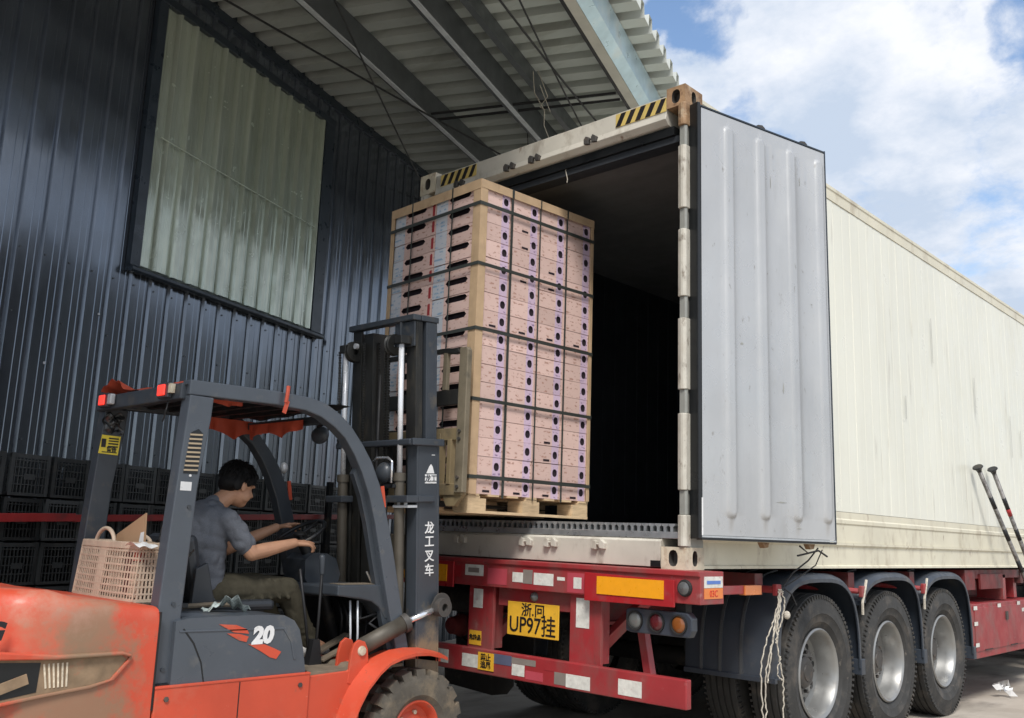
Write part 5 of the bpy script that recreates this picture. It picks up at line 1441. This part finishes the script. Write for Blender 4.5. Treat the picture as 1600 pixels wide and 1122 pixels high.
part('mast_head_plate', MB().box(-1.33, -1.15, -.968, -.958, 2.45, 2.60), m_fkdark, ms, bevel=.004)
for x in (-1.315, -1.70):
    part('chain_pulley', MB().lathe([(.02, -.02), (.062, -.02), (.066, -.014), (.058, -.006), (.058, .006), (.066, .014), (.062, .02), (.02, .02)], (x, -.985, 2.47), 'x', 20, closed=True), m_mastin, ms, smooth=40)
part('pulley_bolt', MB().disc((-1.66, -1.01, 2.50), .018, 'y', 8, .02), m_galv, ms)
part('cross_bar', MB().box(-1.80, -1.10, -1.040, -.987, 1.870, 1.907), m_mast, ms, bevel=.008)
part('cross_bar', MB().box(-1.099, -1.075, -1.035, -.795, 1.868, 1.909), m_mast, ms, bevel=.005)
part('cross_bar', MB().box(-1.26, -1.078, -1.075, -.987, 1.548, 1.588), m_mast, ms, bevel=.005)
part('cross_bar', MB().box(-1.099, -1.079, -.986, -.865, 1.550, 1.586), m_mast, ms, bevel=.004)
part('cross_bar', MB().box(-1.84, -1.68, -1.075, -.987, 1.548, 1.588), m_mast, ms, bevel=.005)
part('clamp_plate', MB().box(-1.22, -1.09, -1.06, -.99, 1.520, 1.534), m_galv, ms)
for xx in (-1.19, -1.13):
    part('clamp_bolt', MB().disc((xx, -1.04, 1.5345), .011, 'z', 8, .013), m_galv, ms)
part('mast_tie', MB().box(-1.714, -1.187, -.86, -.83, 1.16, 1.36), m_carrd, ms, bevel=.003)
for x in (-1.205, -1.735):
    lc = part('lift_cylinder', MB().lathe([(.001, .25), (.030, .25), (.030, 1.67), (.037, 1.67), (.037, 1.715), (.001, 1.715)], (x, -1.025, 0), 'z', 16), m_cyl, ms, smooth=40)
    part('chrome_rod', MB().tube([(x, -1.025, 1.716), (x, -1.02, 2.46)], .0160, 12), mat('bright_rod', (.80, .81, .83), .28, .25, .03, 6), lc, smooth=True)
    part('rod_cap', MB().box(x-.030, x+.030, -1.05, -.97, 2.461, 2.51), m_mastin, lc, bevel=.004)
def chain(x, y, z0, z1):
    mb = MB(); z = z0; k = 0
    while z < z1:
        w = .016 if k % 2 else .010
        mb.box(x-w/2, x+w/2, y-.006, y+.006, z, z+.013); z += .016; k += 1
    part('lift_chain', mb, m_mastin, ms, kind='stuff')
chain(-1.375, -1.0, 1.60, 2.47); chain(-1.345, -1.0, 1.60, 2.47); chain(-1.77, -1.04, 1.9, 2.47); chain(-1.62, -.97, 1.5, 2.52); chain(-1.555, -.90, 1.5, 2.52)
part('hydraulic_hose', MB().tube([(-1.42, -1.0, 2.3), (-1.43, -1.01, 1.8), (-1.42, -1.02, 1.3), (-1.36, -1.03, .9)], .011, 8), m_cable, ms, smooth=True)
part('hydraulic_hose', MB().tube([(-1.30, -1.04, 1.62), (-1.29, -1.06, 1.35), (-1.33, -1.05, 1.0), (-1.30, -1.03, .8)], .009, 8), m_cable, ms, smooth=True)
# mast lettering on the outward side of the near rail
XL2 = -1.0985
def tl_(z): return .059*(z-.605)
part('logo', MB().prism([(-.915, 1.712), (-.855, 1.712), (-.868, 1.750), (-.880, 1.764), (-.892, 1.752)], 'x', XL2-.001, XL2+.001), m_white, ms)
part('logo_box', MB().box(XL2-.001, XL2+.001, -.925, -.838, 1.655, 1.706), m_white, ms)
text('lettering', '龙工', .046, (XL2+.0016, -.882, 1.680), (0, 1, 0), (0, 0, 1), m_mast, ms, bold=.0006)
for ch, z in (('龙', 1.400), ('工', 1.325), ('叉', 1.245), ('车', 1.165)):
    text('lettering', ch, .072, (XL2+.0012, -.890, z), (0, 1, 0), (0, 0, 1), m_white, ms, bold=.0010)
part('worn_spot', MB().box(XL2-.001, XL2+.0005, -.875, -.85, 1.815, 1.819), m_white, ms)
# carriage and backrest
cg = part('carriage', MB().box(-1.95, -1.10, -.70, -.655, 1.595, 1.665), m_carr, fk, bevel=.004)
part('carriage_bar', MB().box(-1.95, -1.11, -.70, -.655, 1.925, 2.0), m_carr, cg, bevel=.004)
for x0, x1, z0, z1 in ((-1.36, -1.30, 1.60, 1.97), (-1.95, -1.88, 1.60, 1.97), (-1.235, -1.20, 1.66, 1.93)):
    part('carriage_side', MB().box(x0, x1, -.705, -.65, z0, z1), m_carr, cg, bevel=.003)
part('backrest_upright', MB().prism([(-1.150, 1.61), (-1.078, 1.61), (-1.078, 2.47), (-1.092, 2.49), (-1.150, 2.49)], 'y', -.715, -.675), m_carrd, cg, bevel=.005)
part('backrest_upright', MB().box(-1.98, -1.91, -.715, -.675, 1.61, 2.49), m_carrd, cg, bevel=.005)
part('backrest_bar', MB().box(-1.909, -1.151, -.71, -.68, 2.14, 2.235), m_mastin, cg, bevel=.004)
part('backrest_bar', MB().prism([(-1.95, 2.47), (-1.92, 2.50), (-1.30, 2.50), (-1.18, 2.49), (-1.15, 2.46), (-1.20, 2.455), (-1.30, 2.47), (-1.9, 2.47)], 'y', -.71, -.68), m_mastin, cg, bevel=.003)
part('backrest_bar', MB().box(-1.30, -1.265, -.71, -.68, 2.236, 2.47).box(-1.62, -1.585, -.71, -.68, 2.236, 2.47), m_carrd, cg, bevel=.003)
for z in (1.70, 1.645, 1.93, 1.975):
    part('bolt', MB().disc((-1.118, -.716, z), .011, 'y', 8, -.01), m_hub, cg)
for x in (-1.42, -1.86):
    part('fork', MB().box(x-.05, x+.05, -.652, -.612, 1.535, 2.02).prism([(-.652, 1.530), (.42, 1.545), (.42, 1.552), (-.652, 1.568)], 'x', x-.05, x+.05), m_mastin, cg, bevel=.003)
part('fork_bracket', MB().prism([(-1.28, 1.60), (-1.10, 1.60), (-1.12, 1.575), (-1.17, 1.53), (-1.24, 1.53)], 'y', -.69, -.66), m_carr, cg, bevel=.004)
# tilt cylinder
tcl = part('tilt_cylinder', MB().tube([(-1.15, -1.33, .765), (-1.12, -1.05, .885)], .045, 16), m_cyl, fk, smooth=True)
part('chrome_rod', MB().tube([(-1.125, -1.06, .880), (-1.076, -.87, .955)], .017, 12), m_chrome, tcl, smooth=True)
part('rod_collar', MB().tube([(-1.125, -1.075, .872), (-1.118, -1.045, .885)], .052, 16), m_hub, tcl, smooth=40)
part('rod_eye', MB().lathe([(.022, -.03), (.052, -.03), (.052, .03), (.022, .03)], (-1.055, -.855, .962), 'x', 20, closed=True), m_hub, tcl, smooth=40)
part('mast_lug', MB().lathe([(.001, .0), (.065, .0), (.065, -.012), (.001, -.012)], (-1.060, -.845, .975), 'x', 20), m_hub, fk, smooth=40)
for yy, zz, rr_ in ((-.83, .992, .017), (-.875, .935, .013)):
    part('lug_pin', MB().disc((-1.059, yy, zz), rr_, 'x', 10, .010), m_galv, fk)
piv = part('tilt_bracket', MB().prism([(-1.455, .60), (-1.44, .745), (-1.425, .79), (-1.395, .812), (-1.355, .80), (-1.335, .765), (-1.325, .70), (-1.40, .585)], 'x', -1.105, -1.088), m_fkred, fk, bevel=.003)
part('tilt_bracket', MB().prism([(-1.455, .60), (-1.44, .745), (-1.425, .79), (-1.395, .812), (-1.355, .80), (-1.335, .765), (-1.325, .70), (-1.40, .585)], 'x', -1.215, -1.198), m_fkred, fk, bevel=.003)
part('pivot_pin', MB().lathe([(.001, .01), (.022, .008), (.026, 0), (.026, -.02)], (-1.085, -1.375, .755), 'x', 18), m_castclean, piv, smooth=40)
# fender
fo = [(-1.52, .38), (-1.505, .44), (-1.47, .52), (-1.42, .60), (-1.35, .668), (-1.27, .710), (-1.18, .735), (-1.08, .742), (-.97, .735), (-.86, .712), (-.80, .695)]
fm = MB(); n_ = len(fo); vs = []
for k, (y, z) in enumerate(fo):
    t_ = min(1, k/(n_-1)); xw = .13*(1-.55*max(0, (k-6)/4.0))
    dy = .018 if k < 5 else 0
    vs += [(XN-.02, y-.004, z+.012), (XN-.02+xw, y+dy, z-.006), (XN-.02+xw, y+dy, z-.022), (XN-.02, y-.004, z-.004)]
fs = []
for k in range(n_-1):
    for j in range(4):
        j2 = (j+1) % 4; fs.append((k*4+j, k*4+j2, k*4+4+j2, k*4+4+j))
fs += [(3, 2, 1, 0), (n_*4-4, n_*4-3, n_*4-2, n_*4-1)]
fm.add(vs, fs)
part('fender', fm, m_fkred, fk, smooth=45)
part('fender_inner', MB().prism(fo+[(-.80, .66), (-1.0, .69), (-1.2, .68), (-1.36, .58), (-1.44, .38)], 'x', XN-.10, XN-.02), m_fkred, fk)
part('fender_inner', MB().prism(fo+[(-.80, .66), (-1.0, .69), (-1.2, .68), (-1.36, .58), (-1.44, .38)], 'x', XF-.08, XF+.02), m_fkred, fk)
# wheels
def fk_wheel(x, y, r, w, s):
    wh_ = part('wheel', MB().lathe([(.001, 0), (.13, 0)], (x, y, r-.005), 'x', 24), m_fkred, fk)
    c = (x, y, r-.005); h = w/2; tm = MB()
    ri = r*.50
    tm.lathe([(ri, -h*.7), (ri+.03, -h*.95), (r*.80, -h*.98), (r*.86, -h*.93), (r*.90, -h*.86), (r*.90, h*.86), (r*.86, h*.93), (r*.80, h*.98), (ri+.03, h*.95), (ri, h*.7)], c, 'x', 56)
    nl = 20
    for k in range(nl):
        for sd_ in (-1, 1):
            a = 2*pi*(k+(0 if sd_ > 0 else .5))/nl; da = 2*pi/nl*.36
            vs = []
            for rr_ in (r*.80, r):
                for (xx, aa) in ((sd_*h*.02, -da*.9), (sd_*h*(.97 if rr_ < r*.9 else .84), -da), (sd_*h*(.97 if rr_ < r*.9 else .84), da*.8), (sd_*h*.02, da*.7)):
                    vs.append((x+xx, y+rr_*cos(a+aa), c[2]+rr_*sin(a+aa)))
            tm.add(vs, [(0, 1, 5, 4), (1, 2, 6, 5), (2, 3, 7, 6), (3, 0, 4, 7), (4, 5, 6, 7)])
    part('tyre', tm, m_tread, wh_, smooth=30)
    part('rim', MB().lathe([(ri+.002, s*h*.72), (ri-.006, s*h*.78), (ri-.016, s*h*.70), (ri-.03, s*h*.2), (ri*.62, s*h*.15), (ri*.5, s*h*.30), (.001, s*h*.32)], c, 'x', 40), m_fkred, wh_, smooth=40)
    nb_ = MB()
    for k in range(6):
        a = 2*pi*k/6+.3
        nb_.lathe([(.001, s*h*.36), (.012, s*h*.34), (.012, s*h*.14)], (x, y+ri*.60*cos(a), c[2]+ri*.60*sin(a)), 'x', 6)
    part('wheel_nuts', nb_, m_castclean, wh_)
fk_wheel(-1.10, -1.02, .325, .19, 1); fk_wheel(-2.15, -1.02, .325, .19, -1)
fk_wheel(-1.22, -2.75, .23, .15, 1); fk_wheel(-2.03, -2.75, .23, .15, -1)
part('front_axle', MB().tube([(-2.1, -1.02, .32), (-1.15, -1.02, .32)], .07, 12).box(-1.9, -1.35, -1.35, -.95, .2, .6), m_blackm, fk)

# ------------------------------------------------------------------ basket and things on the hood
bk = thing('shopping_basket', 'tan woven plastic basket with a loop handle standing behind the forklift seat', 'basket', (-1.60, -2.42, 1.014))
BX0, BX1, BY0, BY1, BZ0, BZ1 = -1.985, -1.33, -2.52, -2.33, 1.016, 1.272
def bp_(u, v, side):  # slightly flared walls
    fl = -.020*v
    if side == 'r': return (BX0-fl*.6+(BX1-BX0+fl*1.2)*u, BY0-fl-.018*sin(u*pi), BZ0+(BZ1-BZ0)*v)
    if side == 'l': return (BX0-fl*.6, BY0-fl+(BY1-BY0+2*fl)*u, BZ0+(BZ1-BZ0)*v)
    if side == 'R': return (BX1+fl*.6, BY0-fl+(BY1-BY0+2*fl)*u, BZ0+(BZ1-BZ0)*v)
    return (BX0-fl*.6+(BX1-BX0+fl*1.2)*u, BY1+fl, BZ0+(BZ1-BZ0)*v)
wk = MB()
for side, nu in (('r', 26), ('f', 26), ('l', 10), ('R', 10)):
    for k in range(nu+1):
        u = k/nu
        wide = .022 if side == 'r' and k in (0, 11, 12, 13) else .0085
        a, b = Vector(bp_(u, 0, side)), Vector(bp_(u, 1, side))
        wk.bar(a, b, wide if side in 'rf' else .003, .003 if side in 'rf' else wide, (0, 1, 0))
    for v in [i/8 for i in range(9)]:
        for k in range(8):
            wk.bar(bp_(k/8, v, side), bp_((k+1)/8, v, side), .0045, .0085 if 0 < v < 1 else .02)
part('woven_body', wk, m_basket, bk, kind='stuff')
rm_ = MB()
for side in 'rflR':
    for k in range(8): rm_.bar(bp_(k/8, .97, side), bp_((k+1)/8, .97, side), .012, .030)
part('rim', rm_, m_basket, bk, bevel=.002)
part('base', MB().box(BX0, BX1, BY0, BY1, BZ0-.002, BZ0+.006), m_basket, bk)
hd = [Vector((-1.83+.105*(1-cos(pi*k/12)), BY0+.02, 1.255+.085*sin(pi*k/12))) for k in range(13)]
part('handle', MB().tube(hd, .010, 8), m_basket, bk, smooth=True)
hd2 = [Vector((-1.80+.095*(1-cos(pi*k/12)), BY1+.01, 1.255+.05*sin(pi*k/12))) for k in range(13)]
part('handle', MB().tube(hd2, .010, 8), m_basket, bk, smooth=True)
part('paper_bundle', MB().box(-1.66, -1.53, -2.495, -2.47, 1.03, 1.25), m_cream2, cat='paper', label='cream paper bundle standing inside the tan basket')
part('folded_cloth', MB().box(-1.52, -1.42, -2.49, -2.42, 1.03, 1.235), m_maroon, cat='cloth', label='dark maroon cloth inside the basket near the guard pillar', bevel=.015)
part('straw_mat', MB().box(-1.43, -1.345, -2.497, -2.47, 1.03, 1.19), m_cream2, cat='mat', label='pale straw mat at the right end inside the basket', bevel=.004)
part('red_packet', MB().box(-1.42, -1.36, -2.493, -2.47, 1.195, 1.245), m_redb, cat='packet', label='small bright red packet in the basket right corner')
part('brown_bag', MB().box(-1.95, -1.70, -2.48, -2.36, 1.03, 1.21), mat('brown_content', (.25, .14, .09), .8), cat='bag', label='brown bag filling the left half of the basket', bevel=.03)
cs = thing('cardboard_sheet', 'brown cardboard sheet sticking up out of the basket behind its handle', 'cardboard', (-1.6, -2.45, 1.2))
part('sheet', MB().prism([(-1.70, 1.15), (-1.72, 1.31), (-1.43, 1.418), (-1.40, 1.15)], 'y', -2.45, -2.444), m_card, cs)
part('white_label', MB().prism([(-1.475, 1.265), (-1.425, 1.27), (-1.428, 1.33), (-1.46, 1.325)], 'y', -2.4515, -2.4503), m_white, cs)
bg_ = MB().grid(lambda a, b: (-1.42+.20*a+.02*sin(b*9), -2.40+.10*b, 1.24+.13*sin(pi*min(1, a*1.1))*(.55+.45*sin(3*b+1))+.02*sin(a*23+b*11)), 16, 10)
part('plastic_bag', bg_, m_bag, cat='bag', label='crumpled black plastic bag on top of the basket by the pillar', smooth=False)
part('white_packet', MB().grid(lambda a, b: (-1.42+.15*a, -2.54+.09*b, 1.262+.018*sin(a*pi)+.006*sin(b*8+a*6)), 10, 6), m_white, cat='packet', label='white wrapped packet lying on the basket rim', smooth=True)
wr = MB().grid(lambda a, b: (-1.30+.10*b, -2.20+.22*a, .965+.075*sin(pi*a)*(.4+.6*b)+.015*sin(a*21+b*7)), 14, 8)
part('clear_wrapper', wr, mat('clear_wrap', (.42, .48, .46), .15, coat=.6, bump=.8, bs=10, var=.5, vs=25), cat='wrapper', label='crumpled clear plastic wrapper beside the driver seat')

# ------------------------------------------------------------------ driver
def organic(mb, name, m, parent, vox, sm=4, label=None, disp=None):
    me = mesh_of(mb, name, m, ORG.get(parent, (0, 0, 0)))
    o = bpy.data.objects.new(name, me)
    r_ = o.modifiers.new('r', 'REMESH'); r_.mode = 'VOXEL'; r_.voxel_size = vox; r_.use_smooth_shade = True
    s_ = o.modifiers.new('s', 'SMOOTH'); s_.iterations = sm; s_.factor = .5
    me2 = bake(o)
    COL.objects.link(o)
    o.modifiers.clear(); o.data = me2; me2.name = name
    me2.materials.clear(); me2.materials.append(m)
    me2.polygons.foreach_set('use_smooth', [True]*len(me2.polygons))
    o.parent = parent
    ORG[o] = ORG.get(parent, (0, 0, 0))
    if disp: disp(me2, Vector(ORG[o]))
    if label: o['label'] = label
    return o
pr = thing('person', 'driver in grey T-shirt and olive trousers leaning over the forklift steering wheel', 'person', (-1.65, -1.93, 1.0))
Bd = MB()
HC = Vector((-1.65, -1.845, 1.590))
tiltH = Matrix.Rotation(radians(-22), 3, 'X')   # nod forward (toward +y)
def H(x, y, z): return HC+tiltH @ Vector((x, y, z))
Bd.ell(H(0, -.012, .022), (.076, .092, .088), tiltH)
Bd.ell(H(0, .020, -.035), (.063, .070, .075), tiltH)
Bd.ell(H(0, .050, -.075), (.036, .036, .032), tiltH)          # chin
Bd.ell(H(.045, .045, -.045), (.022, .030, .034), tiltH, 8); Bd.ell(H(-.045, .045, -.045), (.022, .030, .034), tiltH, 8)
Bd.ell(H(.024, .072, .022), (.020, .014, .008), tiltH, 8); Bd.ell(H(-.024, .072, .022), (.020, .014, .008), tiltH, 8)   # brow
Bd.cap(H(0, .080, .005), H(0, .100, -.022), .007, .011); Bd.ell(H(.010, .092, -.026), (.007, .008, .006), tiltH, 8); Bd.ell(H(-.010, .092, -.026), (.007, .008, .006), tiltH, 8)
Bd.ell(H(0, .084, -.050), (.022, .010, .006), tiltH, 8); Bd.ell(H(0, .080, -.061), (.018, .010, .006), tiltH, 8)
for s in (-1, 1):
    Bd.ell(H(s*.077, -.004, -.016), (.008, .017, .027), tiltH @ Matrix.Rotation(radians(12), 3, 'X'), 8)
    Bd.ell(H(s*.080, -.010, -.006), (.006, .012, .014), tiltH, 8)
NB = Vector((-1.65, -1.975, 1.475))
Bd.cap(NB+Vector((0, -.02, -.02)), H(0, -.02, -.06), .052, .047)
# torso
Bd.cap((-1.65, -2.03, 1.03), (-1.65, -2.04, 1.22), .10, .095); Bd.cap((-1.70, -2.04, 1.30), (-1.60, -2.04, 1.30), .08, .08)
Bd.cap((-1.70, -2.00, 1.40), (-1.60, -2.00, 1.40), .070, .070)
SR, ER, WR = Vector((-1.485, -1.985, 1.405)), Vector((-1.425, -1.865, 1.235)), Vector((-1.44, -1.600, 1.292))
SL_, EL, WL = Vector((-1.815, -1.965, 1.405)), Vector((-1.90, -1.74, 1.245)), Vector((-1.83, -1.47, 1.370))
for S, E_, W_ in ((SR, ER, WR), (SL_, EL, WL)):
    Bd.cap(S+(E_-S)*.1, E_, .046, .040); 
    mid = E_+(W_-E_)*.3
    Bd.cap(E_, mid, .039, .039); Bd.cap(mid, W_, .039, .025)
# legs and feet (under the trousers)
HRt, KR, AR = Vector((-1.56, -1.96, 1.035)), Vector((-1.505, -1.585, 1.045)), Vector((-1.50, -1.43, .775))
HLt, KL, AL = Vector((-1.74, -1.96, 1.035)), Vector((-1.80, -1.59, 1.045)), Vector((-1.80, -1.42, .775))
for h_, k_, a_ in ((HRt, KR, AR), (HLt, KL, AL)):
    Bd.cap(h_, k_, .070, .050); Bd.cap(k_, a_, .048, .034); Bd.cap(a_, a_+Vector((0, .10, -.045)), .032, .028)
# hands
def hand(W_, d, palm_up, th_side, curls, sp=1.0):
    d = Vector(d).normalized(); n = Vector(palm_up).normalized(); n = (n-d*n.dot(d)).normalized(); s = d.cross(n)*th_side
    P = W_+d*.045
    for k in (-1.2, -.4, .4, 1.2):
        Bd.cap(W_+d*.012+s*(.008*k), W_+d*.075+s*(.0155*k), .0135, .0115, 10)
    lens = (.066, .075, .070, .056)
    for i, k in enumerate((1.35, .45, -.45, -1.35)):
        b = W_+d*.078+s*(.0165*k); L = lens[i]; c = curls[i]
        dirv = (d+s*(.07*k*sp)).normalized(); p = b; ang = 0
        for seg, fr_ in ((0, .45), (1, .32), (2, .23)):
            ang += c*(.8 if seg == 0 else 1.0)
            dd = (dirv*cos(ang)-n*sin(ang)).normalized()
            q = p+dd*(L*fr_); Bd.cap(p, q, .0088-.0009*seg, .0080-.0009*seg, 8); p = q
    t0 = W_+d*.020+s*.018; t1 = t0+(d*.6+s*.9-n*.25).normalized()*.034; t2 = t1+(d*.95+s*.30-n*.35).normalized()*.028
    Bd.cap(t0, t1, .0125, .0105, 8); Bd.cap(t1, t2, .0100, .0080, 8)
hand(WR, (0.04, .95, .0), (.35, -.05, 1), -1, (.12, .28, .45, .60))
hand(WL, (0.10, .93, .22), (-.2, -.1, 1), 1, (.15, .35, .55, .7))
organic(Bd, 'body', m_skin, pr, .0038, 2)
# hair
Hr = MB()
Hr.ell(H(0, -.020, .036), (.083, .098, .090), tiltH)
Hr.ell(H(0, -.055, -.010), (.070, .055, .060), tiltH)
for k in range(0):
    a = random.uniform(0, 2*pi); e_ = random.uniform(.1, 1.2)
    v = Vector((.070*cos(a)*cos(e_), .085*sin(a)*cos(e_)-.012, .082*sin(e_)+.036))
    Hr.ell(H(*v), (.022, .026, .016), tiltH, 6)
Hr.ell(H(0, .055, .072), (.062, .032, .026), tiltH, 8)
for s in (-1, 1):
    Hr.ell(H(s*.072, .022, .026), (.010, .018, .024), tiltH, 8); Hr.ell(H(s*.072, -.040, -.012), (.012, .030, .040), tiltH, 8)
organic(Hr, 'hair', m_hair, pr, .006, 2)
# short strands over the cap of hair
Hs = MB()
for k in range(520):
    a = random.uniform(0, 2*pi); e_ = math.asin(random.uniform(-.15, 1))
    v = Vector((.083*cos(a)*cos(e_), .098*sin(a)*cos(e_)-.020, .090*sin(e_)+.036))
    if v.y > .055 and v.z < .055: continue
    if v.y > .0 and v.z < .03: continue
    nrm_ = Vector((v.x, v.y+.02, v.z-.036)).normalized()
    cr_ = Vector((0, -.03, .13))-v
    t_ = -(cr_-nrm_*cr_.dot(nrm_)); t_ = t_.normalized() if t_.length > 1e-4 else Vector((0, 1, 0))
    p0 = v*0.985; p1 = v+nrm_*.005+t_*.014; p2 = v+nrm_*random.uniform(.003, .009)+t_*random.uniform(.022, .034)+Vector((random.uniform(-.005, .005),)*3)
    Hs.tube([H(*p0), H(*p1), H(*p2)], 0, 4, rs=[.0035, .0028, .0006])
part('hair_strands', Hs, m_hair, pr, kind='stuff')
# T-shirt
Sh = MB()
for z, y, r_, hw_ in ((1.00, -2.03, .118, .055), (1.07, -2.035, .120, .055), (1.14, -2.042, .117, .06), (1.21, -2.045, .114, .065), (1.28, -2.042, .110, .072), (1.34, -2.03, .102, .08), (1.395, -2.015, .085, .095)):
    Sh.cap((-1.65-hw_, y, z), (-1.65+hw_, y, z), r_, r_)
Sh.cap((-1.79, -1.993, 1.405), (-1.51, -1.993, 1.405), .062, .062)
Sh.cap((-1.70, -2.01, 1.435), (-1.60, -2.01, 1.435), .070, .070)
Sh.cap(NB+Vector((0, -.035, -.035)), NB+Vector((0, -.008, -.004)), .070, .058)
for S, E_ in ((SR, ER), (SL_, EL)):
    Sh.cap(S+Vector((0, 0, -.004)), S+(E_-S)*.45, .061, .057)
    Sh.cap(S+(E_-S)*.40, S+(E_-S)*.70, .057, .056)
# folds
for k in range(5):
    z = 1.05+.045*k; y = -1.92+.01*sin(k*2); x = -1.62+.01*k
    Sh.cap((x-.06, y-.02, z), (-1.515+.006*sin(k), -2.02-.01*k, z+.045+.01*(k % 3)), .010, .012, 6)
for k in range(2):
    Sh.cap((-1.50, -1.97-.03*k, 1.36-.02*k), (-1.545, -2.09, 1.25-.05*k), .012, .009, 6)
# loose tail over the seat
Sh.cap((-1.56, -2.06, .98), (-1.535, -2.08, 1.12), .050, .055)
from mathutils import noise as mn
def wrinkle(amt, fr, st):
    def f(me, og):
        me.update()
        import numpy as np
        n_v = len(me.vertices)
        co = np.empty(n_v*3); me.vertices.foreach_get('co', co); co = co.reshape(-1, 3)
        no = np.empty(n_v*3, dtype=np.float32); me.vertex_normals.foreach_get('vector', no); no = no.reshape(-1, 3)
        k = np.array([mn.noise(Vector(((p[0]+og.x)*fr*st[0], (p[1]+og.y)*fr*st[1], (p[2]+og.z)*fr*st[2]))) for p in co])
        co += no*(amt*(np.abs(k)*2-.5))[:, None]
        me.vertices.foreach_set('co', co.ravel()); me.update()
    return f
organic(Sh, 'tshirt', m_shirt, pr, .0062, 3, disp=wrinkle(.008, 11, (.7, 1.7, 1.3)))
Tr = MB()
Tr.cap((-1.72, -2.0, 1.03), (-1.58, -2.0, 1.03), .112, .112)
for h_, k_, a_ in ((HRt, KR, AR), (HLt, KL, AL)):
    Tr.cap(h_, k_, .092, .068); Tr.cap(k_, k_+(a_-k_)*.5, .066, .060); Tr.cap(k_+(a_-k_)*.5, a_+Vector((0, 0, .0)), .060, .054)
    for k in range(6):
        t_ = .2+.13*k; c_ = h_+(k_-h_)*t_
        Tr.cap(c_+Vector((.05, -.03, .055)), c_+Vector((.075, .03, -.04)), .012, .010, 6)
    for k in range(3):
        c_ = a_+(k_-a_)*(.06+.1*k); Tr.cap(c_+Vector((.045, -.03, 0)), c_+Vector((.02, .05, .012)), .013, .011, 6)
organic(Tr, 'trousers', m_trouser, pr, .0068, 3, disp=wrinkle(.007, 8, (1, .7, 1.2)))
for a_ in (AR, AL):
    So = MB()
    So.cap(a_+Vector((0, -.005, -.045)), a_+Vector((0, .12, -.070)), .036, .030); So.cap(a_+Vector((0, -.03, -.055)), a_+Vector((0, .05, -.066)), .033, .035)
    organic(So, 'shoe', m_shoe, pr, .006, 3)

# ------------------------------------------------------------------ loose bars and litter
def loadbar(a, b, lab, red=None):
    a, b = Vector(a), Vector(b)
    t = thing('load_bar', lab, 'metal bar', tuple(a), group='load bars leaning on the container side')
    part('tube', MB().tube([a, b], .020, 12), m_pole, t, smooth=True)
    d = (b-a).normalized(); R_ = d.to_track_quat('Z', 'Y').to_matrix()
    mb = MB().lathe([(.001, -.03), (.045, -.028), (.05, -.018), (.03, .0), (.020, .03)], (0, 0, 0), 'z', 16)
    mb.v = [tuple(a+R_ @ Vector(v)) for v in mb.v]
    part('foot_plate', mb, m_blackm, t, smooth=40)
    if red:
        part('red_band', MB().tube([a+(b-a)*red, a+(b-a)*(red+.03)], .0215, 12), m_redd, t, smooth=True)
    for f in (.12, .26, .40):
        part('wear_band', MB().tube([a+(b-a)*f, a+(b-a)*(f+.05)], .0208, 12), m_blackm, t, smooth=True)
loadbar((.06, 5.03, 2.15), (.38, 6.52, .03), 'worn steel load bar leaning on the container, the left one of the pair')
loadbar((.06, 5.484, 2.165), (.34, 6.87, .03), 'worn steel load bar with a red band, the right one of the pair', .17)
lt_ = MB()
for k in range(9):
    a = k*.7; c = Vector((-.0+.05*cos(a), 5.60+.06*sin(a*1.7), .02+.012*k))
    lt_.add([c, c+Vector((.06*cos(a*2), .05, .03*sin(a))), c+Vector((.02, .06*sin(a), .06)), c+Vector((-.04, .01, .04))], [(0, 1, 2), (0, 2, 3), (1, 3, 2)])
part('crumpled_paper', lt_, m_litter, cat='litter', label='crumpled white paper lying on the concrete beside the third trailer wheel')

bpy.data.scenes.remove(TMP)
